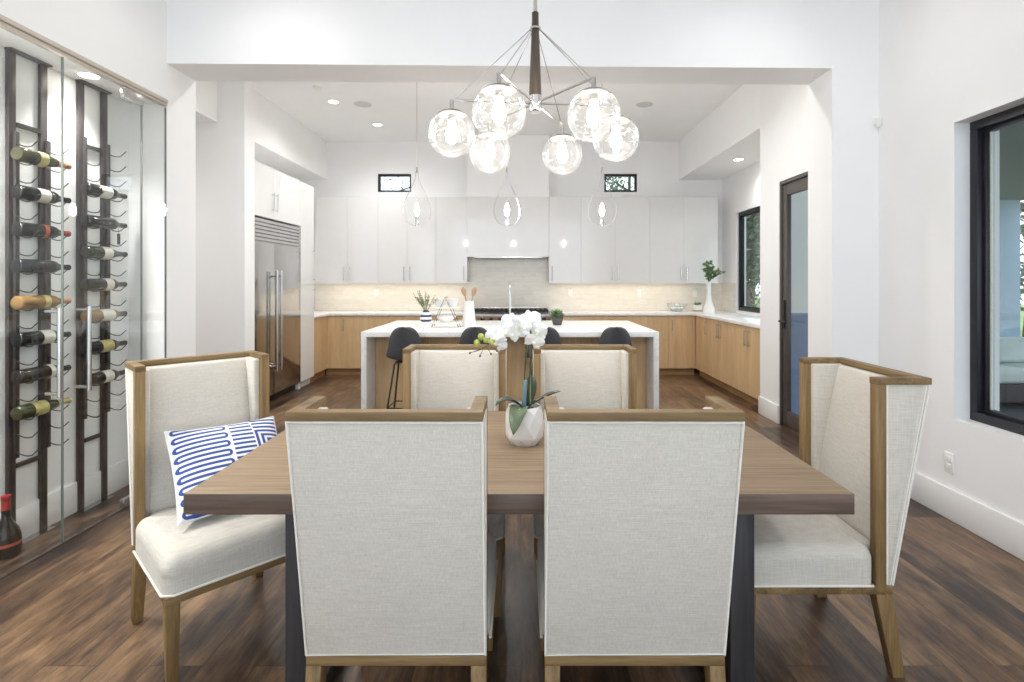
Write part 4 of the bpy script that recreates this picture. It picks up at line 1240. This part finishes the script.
def succulent(x, y, z, label, pot, scale=1.0, potmat='darkpot'):
    t = thing('potted_succulent', label, 'plant', (x, y, z))
    if pot == 'round':
        MB().lathe([(0, 0), (.040, 0), (.048, .01), (.064, .075), (.062, .085), (.055, .082), (.05, .065), (0, .06)], 22).build('pot', M[potmat], t)
        zt = .068; sp = .045
    else:
        MB().box(-.055, .055, -.045, .045, .022, .095, .006).build('pot', M[potmat], t)
        MB().box(-.055, .055, -.045, -.037, 0, .022).box(-.055, .055, .037, .045, 0, .022).build('wooden_foot', M['spoonwood'], t)
        zt = .088; sp = .045
    mf = MB()
    for k in range(int(90 * scale)):
        a = rnd.uniform(0, 2 * PI); e = rnd.uniform(.1, 1.4)
        c = Vector((rnd.uniform(-sp, sp), rnd.uniform(-sp * .8, sp * .8), zt + rnd.uniform(0, .05 * scale)))
        d = Vector((math.cos(a) * math.cos(e), math.sin(a) * math.cos(e), math.sin(e))) * rnd.uniform(.03, .055) * scale
        s = d.cross(Vector((0, 0, 1)));  s = (s.normalized() if s.length > 1e-5 else Vector((1, 0, 0))) * .011 * scale
        u = s.cross(d).normalized() * .004
        mf.mesh([c, c + d * .55 + s, c + d, c + d * .55 - s, c + d * .5 + u, c + d * .5 - u], [(0, 1, 4), (1, 2, 4), (2, 3, 4), (3, 0, 4), (1, 0, 5), (2, 1, 5), (3, 2, 5), (0, 3, 5)])
    mf.build('foliage', M['plant'], t, smooth=False)
succulent(.385, 5.62, .915, 'green succulent in a dark round pot on the island', 'round', 1.25)
# ---- things on the right worktop
bowl('wide clear glass bowl on the back worktop near the corner', 2.37, 8.05, .9152, .155, .125, 'glass_bowl', 'glassware')
for k in range(10):
    a = 2 * PI * k / 8; r = .070 if k < 8 else 0
    z = .9152 + (.045 if k < 8 else .092)
    o = MB().rbox((0, 0, 0), (.025, .025, .025), .0235, 2, 3).build('white_pebble_ball', M['ceramic'], None, loc=(2.37 + r * math.cos(a), 8.05 + r * math.sin(a) + (k - 8.5) * .06 * (k >= 8), z), angle=180)
    tag(o, 'small white ball in the clear glass bowl', 'ball', 'white balls in the glass bowl')
succulent(2.70, 8.10, .9152, 'small green plant in a white box planter in the worktop corner', 'box', .7, 'ceramic')
t = thing('tall_vase', 'tall white bottle-necked vase with leafy branches on the corner worktop', 'vase', (2.665, 7.52, .9152))
MB().lathe([(0, 0), (.082, 0), (.090, .012), (.075, .08), (.050, .15), (.032, .22), (.027, .32), (.030, .43), (.036, .455), (.030, .455), (.022, .42), (0, .40)], 30).build('body', M['ceramic'], t)
mm = MB(); mf = MB()
for (dx, dy, h) in ((-.07, 0, .62), (-.04, .03, .72), (.0, -.02, .74), (.15, .0, .62), (.20, .02, .58), (-.02, -.05, .60), (.08, .04, .66)):
    pts = spline([(0, 0, .42), (dx * .25, dy * .3, .42 + (h - .42) * .55), (dx, dy, h)], 6)
    mm.tube(pts, .003, 5)
    for p in pts[5:]:
        for j in range(3):
            d = Vector((rnd.uniform(-1, 1), rnd.uniform(-1, 1), rnd.uniform(-.4, 1))).normalized() * rnd.uniform(.045, .07)
            s = d.cross(Vector((rnd.uniform(-1, 1), rnd.uniform(-1, 1), .5))).normalized() * .017
            mf.mesh([p, p + d * .3 + s, p + d * .7 + s * .8, p + d, p + d * .7 - s * .8, p + d * .3 - s], [(0, 1, 2, 3, 4, 5)])
mm.build('branch', M['bark'], t); mf.build('foliage', M['plant'], t, smooth=False)
# ---- pendants above the island
def make_pendant(label):
    t = thing('pendant_light', label, 'pendant', (0, 0, 2.14), 0, 'clear glass drop pendants above the island')
    top = .40
    MB().lathe([(0, CZ - 2.14 - .02), (.05, CZ - 2.14 - .02), (.06, CZ - 2.14)], 24).build('ceiling_canopy', M['nickel'], t)
    MB().cyl((0, 0, top), (0, 0, CZ - 2.14 - .015), .0035, n=8).build('cord', M['nickel'], t)
    MB().lathe([(0, top + .03), (.008, top + .028), (.010, top - .01), (.016, top - .03), (0, top - .03)], 14).build('cable_grip', M['pewter'], t)
    prof = [(.012, .385), (.014, .34), (.028, .28), (.062, .205), (.105, .12), (.136, .04), (.145, -.03), (.132, -.10), (.095, -.155), (.05, -.178), (.022, -.180)]
    sp_ = spline([Vector((r, 0, z)) for r, z in prof], 4)
    sh = MB().lathe([(max(.002, v.x), v.z) for v in sp_], 40).build('glass_drop', M['drop'], t, angle=180)
    for s in (-1, 1):
        MB().tube([(v.x * s, 0, v.z) for v in sp_], .0024, 6).build('wire_outline', M['nickel'], t)
    MB().lathe([(0, -.19), (.016, -.19), (.018, -.16), (.013, -.10), (.013, -.085), (0, -.085)], 16).build('lamp_holder', M['nickel'], t)
    MB().lathe([(0, -.085), (.018, -.07), (.026, -.03), (.024, 0), (.010, .04), (0, .055)], 16).build('bulb', M['bulb'], t, angle=180)
    lamp_point(t, (0, 0, -.02), PEND)
    return t
pn = make_pendant('clear glass drop pendant above the island, leftmost of three')
pn.location = (-1.086, 5.53, 2.14)
dup(pn, (-0.146, 5.53, 2.14), math.radians(25), 'clear glass drop pendant above the island, middle of three')
dup(pn, (0.846, 5.53, 2.14), math.radians(-10), 'clear glass drop pendant above the island, rightmost of three')

# ------------------------------------------------------------------ wine enclosure contents
PX = -2.640
def wine_rack(label, ya, yb_, z0, n):
    t = thing('wine_rack', label, 'rack', (PX, (ya + yb_) / 2, 0), 0, 'dark steel wine racks behind the glass')
    for y in (ya, yb_):
        MB().box(PX - .022, PX - .004, y - .020, y + .020, .004, 2.583, .001).build('post', M['rack'], t, world=True)
        MB().box(PX - .004, PX + .010, y + .002, y + .026, z0 - .03, z0 + .095 * (n - 1) + .06, .001).build('peg_rail', M['rack'], t, world=True)
    for z in (.40, 2.19):
        MB().box(PX - .018, PX, ya + .026, yb_ - .026, z, z + .022).build('rung', M['rack'], t, world=True, smooth=False)
    MB().box(PX - .02, PX + .02, ya - .026, yb_ + .026, 2.575, 2.584).build('top_plate', M['rack'], t, world=True, smooth=False)
    MB().box(PX - .02, PX + .035, ya - .03, yb_ + .03, 0.0, .004).build('base_plate', M['steel'], t, world=True, smooth=False)
    for k in range(n):
        z = z0 + .095 * k
        for y in (ya, yb_):
            pts = [(PX + .008 + .112 * f, y + .013, z - .018 * math.sin(PI * f) * (1.0 if f < .8 else .8) + (.016 * max(0, f - .7) / .3)) for f in [i / 10 for i in range(11)]]
            MB().tube(pts, .0030, 6).build('peg', M['black'], t, world=True)
    return t
ZA, NA = .484, 18
wine_rack('dark steel wine rack on the enclosure wall, nearer of the two', 2.755, 2.94, ZA, NA)
ZBk = .575
wine_rack('dark steel wine rack on the enclosure wall, farther of the two', 3.19, 3.37, ZBk, 18)
BP = [(0, 0), (.030, 0), (.0365, .006), (.0372, .02), (.0372, .185), (.034, .210), (.022, .235), (.0155, .252), (.0145, .300), (.0158, .302), (.0158, .312), (0, .312)]
CP = [(0, 0), (.031, 0), (.0375, .008), (.0385, .03), (.0385, .13), (.036, .17), (.026, .215), (.017, .25), (.0145, .30), (.0165, .302), (.0165, .315), (0, .315)]
def wine_bottle(label, x, y, z, glass, foil=None, lab=None, lz=(.08, .16), champagne=False, upright=False, foil_len=.065, group='wine bottles lying on the racks', prof=None):
    pr = prof or (CP if champagne else BP)
    t = thing('wine_bottle', label, 'bottle', (x, y, z), 0, group)
    Mx = Matrix.Identity(4) if upright else Matrix.Rotation(-PI / 2, 4, 'X')
    MB().lathe(pr, 26, Mx).build('body', M[glass], t, angle=50)
    if foil:
        zs = pr[-1][1] - foil_len
        def rad(zz):
            for (r0, a), (r1, b) in zip(pr, pr[1:]):
                if a <= zz <= b and b > a: return r0 + (r1 - r0) * (zz - a) / (b - a)
            return pr[-2][0]
        fp = [(rad(zs + foil_len * i / 10) + .0007, zs + foil_len * i / 10) for i in range(10)] + [(pr[-2][0] + .0007, pr[-1][1] + .0005), (0, pr[-1][1] + .0007)]
        MB().lathe(fp, 22, Mx).build('capsule', M[foil], t, angle=50)
    if lab:
        r = max(a for a, b in pr) + .0006
        mm = MB(); N = 22; vs = []; fs = []
        off = -PI * .78
        for i in range(N + 1):
            a = off + 2 * PI * .78 * i / N
            for zz in lz:
                vs.append(Mx @ Vector((r * math.cos(a), r * math.sin(a), zz)))
        for i in range(N): fs.append((2 * i, 2 * i + 2, 2 * i + 3, 2 * i + 1))
        mm.mesh(vs, fs)
        mm.build('paper_label', M[lab], t, angle=180)
    return t
BX = PX + .064
specs = [  # rack A from the top; (glass, foil, label, lz, champagne, words)
    ('clearbottle', 'copper', 'goldpaper', (.10, .15), True, 'pale green bottle with copper neck foil, topmost on the nearer rack'),
    ('bottle', 'bottle', 'paper', (.10, .165), False, 'dark bottle with a white label, second from top on the nearer rack'),
    ('bottle', 'redfoil', 'redlabel', (.13, .155), False, 'dark bottle with a red capsule and band, third from top on the nearer rack'),
    ('bottle', 'bottle', None, (0, 0), False, 'plain dark bottle above the amber one on the nearer rack'),
    ('amber', 'copper', 'goldpaper', (.13, .165), False, 'amber bottle on the nearer rack'),
    ('bottle', 'bottle', 'paper', (.12, .19), False, 'dark bottle with a wide white label just below the amber one'),
    ('bottle', 'bottle', 'paper', (.165, .195), False, 'dark bottle with a narrow white label, second from bottom on the nearer rack'),
    ('greenbottle', 'goldfoil', 'goldpaper', (.07, .15), True, 'green bottle with gold foil and label, lowest on the nearer rack'),
]
for i, s in enumerate(specs):
    z = ZA + .095 * (16 - 2 * i) + .0235 + (.004 if s[4] else 0)
    wine_bottle(s[5], BX, 2.705, z, s[0], s[1], s[2], s[3], s[4], foil_len=.09 if s[4] else .065)
specsB = [
    ('bottle', 'bottle', 'paper', (.08, .17), False, 'dark bottle with a large white label, topmost on the farther rack'),
    ('bottle', 'bottle', None, (0, 0), False, 'plain dark bottle with a hanging tag, second from top on the farther rack'),
    ('greenbottle', 'bottle', 'paper', (.10, .17), True, 'green bottle with a white label, third from top on the farther rack'),
    ('bottle', 'bottle', 'paper', (.12, .18), False, 'dark bottle with a short white label, at the middle of the farther rack'),
    ('amber', 'bottle', 'paper', (.09, .19), False, 'pale brown bottle with a wide white label on the farther rack'),
    ('bottle', 'bottle', 'goldpaper', (.09, .18), False, 'dark bottle with a yellow label on the farther rack'),
    ('bottle', 'bottle', 'paper', (.11, .18), False, 'dark bottle with a white label, lowest on the farther rack'),
]
for i, s in enumerate(specsB):
    z = ZBk + .095 * (14 - 2 * i) + .0235 + (.004 if s[4] else 0)
    b = wine_bottle(s[5], BX, 3.135, z, s[0], s[1], s[2], s[3], s[4])
    if i == 1:
        MB().box(-.004, -.002, .25, .275, -.125, -.055).cyl((-.003, .2625, -.055), (-.003, .2625, -.018), .001, n=5).build('hanging_tag', M['rack'], b, smooth=False)
wine_bottle('squat dark decanter bottle with a red capped neck on the enclosure floor', -2.585, 2.66, 0, 'bottle', 'redfoil', 'redlabel', (.060, .075), True, True, .070, None,
            [(0, 0), (.050, 0), (.058, .008), (.060, .05), (.058, .10), (.048, .135), (.028, .17), (.019, .195), (.017, .28), (.019, .283), (.019, .302), (0, .302)])
# ------------------------------------------------------------------ outside
m = MB().box(2.76, 8.6, -3, 5.31, -.12, -.02).box(3.34, 8.6, 5.31, 9.2, -.12, -.02)
struct('ground_patio', m, M['slate'], 'dark slate patio floor', smooth=False)
struct('ground_lawn', MB().box(-14, 30, 9.21, 45, -.14, -.04).box(8.61, 30, -10, 9.2, -.14, -.04), M['lawn'], 'green lawn beyond the house', smooth=False)
struct('wall_patio', MB().box(6.7, 8.48, 9.0, 9.2, -.1, 2.78), M['patiowall'], 'grey blue patio wall', smooth=False)
struct('wall_exterior', MB().box(3.335, 3.42, 5.31, 6.30, -.1, 2.7), M['patiowall'], smooth=False)
struct('roof_patio', MB().prism([(2.76, -3), (8.6, -3), (8.6, 9.2), (6.2, 9.2), (4.0, 5.6), (2.76, 4.0)], 'z', 2.76, 2.95), M['soffit'], 'patio roof soffit', smooth=False)
struct('trim_blue_panel', MB().box(2.60, 3.33, 5.27, 5.318, -.02, 1.06), plain('blue_grey_panel', srgb(120, 146, 184), 0.5), 'added blue grey panel by the glass door', smooth=False)  # made-up panel, puts blue into the lower view through the door glass
# outdoor sofa
t = thing('outdoor_sofa', 'dark wicker corner sofa with pale cushions on the patio', 'sofa', (5.55, 6.25, -.02), 0)
MB().box(-.55, .95, -.40, .40, .05, .26, .02).box(-.55, .95, .32, .42, .26, .62, .02).build('wicker_frame', M['wicker'], t)
for sx in (-.52, .92):
    for sy in (-.37, .37):
        MB().box(sx - .03, sx + .03, sy - .03, sy + .03, 0, .05).build('leg', M['wicker'], t, smooth=False)
for x in (-.18, .58):
    MB().rbox((x, -.05, .335), (.365, .36, .075), .05, 4, 4).build('seat_cushion', M['cushion'], t)
    MB().rbox((x, .24, .56), (.365, .09, .15), .06, 4, 4).build('back_cushion', M['cushion'], t)
def tree(x, y, h, r, label, nleaf, trunk_lean=0.0, cz=0.6, tr=.16):
    t = thing('garden_tree', label, 'tree', (x, y, -.05), 0)
    base = spline([(0, 0, 0), (trunk_lean * .4, 0, h * .25), (trunk_lean, 0, h * .55), (trunk_lean * 1.1, .1, h * .9)], 6)
    mm = MB().tube(base, [tr * (1 - .8 * i / len(base)) for i in range(len(base))], 10)
    for k in range(9):
        a = rnd.uniform(0, 2 * PI); z = h * rnd.uniform(.35, .75)
        p = Vector((trunk_lean * .8, 0, z)); q = p + Vector((math.cos(a) * r * .8, math.sin(a) * r * .8, r * rnd.uniform(.1, .6)))
        mm.tube([p, p.lerp(q, .5) + Vector((0, 0, .1)), q], [tr * .4, tr * .22, tr * .06], 6)
    mm.build('trunk', M['bark'], t)
    mf = MB()
    clumps = [Vector((trunk_lean + rnd.gauss(0, r * .42), rnd.gauss(0, r * .42), h * cz + rnd.gauss(0, h * .2))) for _ in range(34)]
    for k in range(nleaf):
        c = rnd.choice(clumps) + Vector((rnd.gauss(0, r * .15), rnd.gauss(0, r * .15), rnd.gauss(0, r * .13)))
        d = Vector((rnd.uniform(-1, 1), rnd.uniform(-1, 1), rnd.uniform(-1, 1))).normalized() * rnd.uniform(.10, .2)
        s = d.orthogonal().normalized() * d.length * .32
        mf.mesh([c, c + d * .5 + s, c + d, c + d * .5 - s], [(0, 1, 2, 3)])
    mf.build('foliage', M['foliage'], t, smooth=False)
tree(7.1, 16.5, 5.6, 2.3, 'dark leafy tree with a leaning trunk beyond the kitchen window', 9000, -.5, .55)
tree(11.3, 26.0, 7.0, 3.2, 'dense tree further off beyond the kitchen window', 8000, .2, .40)
tree(4.7, 24.5, 9.6, 2.6, 'open branched tree beyond the right high window', 3400, .3, .72)
tree(-5.2, 20.0, 8.0, 2.6, 'pale tree beyond the left high window', 700, -.3, .72)
tree(10.4, 10.6, 6.0, 1.9, 'tree at the end of the patio wall', 2600, .1, .5, .3)
# ------------------------------------------------------------------ daylight
w = bpy.data.worlds.new('daylight')
S.world = w
w.use_nodes = True
nt = w.node_tree
nt.nodes.clear()
bg = nt.nodes.new('ShaderNodeBackground')
out = nt.nodes.new('ShaderNodeOutputWorld')
bg.inputs[0].default_value = (0.80, 0.90, 1.0, 1)
bg.inputs[1].default_value = SKY
nt.links.new(bg.outputs[0], out.inputs[0])
# ------------------------------------------------------------------ camera
cd = bpy.data.cameras.new('camera')
cd.sensor_fit = 'HORIZONTAL'; cd.sensor_width = 36
cd.lens = 530 / 1024 * 36
cd.shift_x = -9 / 1024
cd.shift_y = -60 / 1024
cd.clip_start = 0.05; cd.clip_end = 200
cam = bpy.data.objects.new('camera', cd)
COL.objects.link(cam)
cam.location = (0, 0, 1.38)
cam.rotation_euler = (PI / 2, 0, 0)
S.camera = cam
S.view_settings.view_transform = 'Standard'
S.view_settings.look = 'None'
S.view_settings.gamma = 1
S.view_settings.use_curve_mapping = False
S.view_settings.exposure = EXPO
cy = S.cycles
cy.max_bounces = 14
cy.diffuse_bounces = 8
cy.glossy_bounces = 5
cy.transmission_bounces = 8
cy.transparent_max_bounces = 24
cy.caustics_reflective = False
cy.caustics_refractive = False
cy.sample_clamp_indirect = 6
cy.use_denoising = True
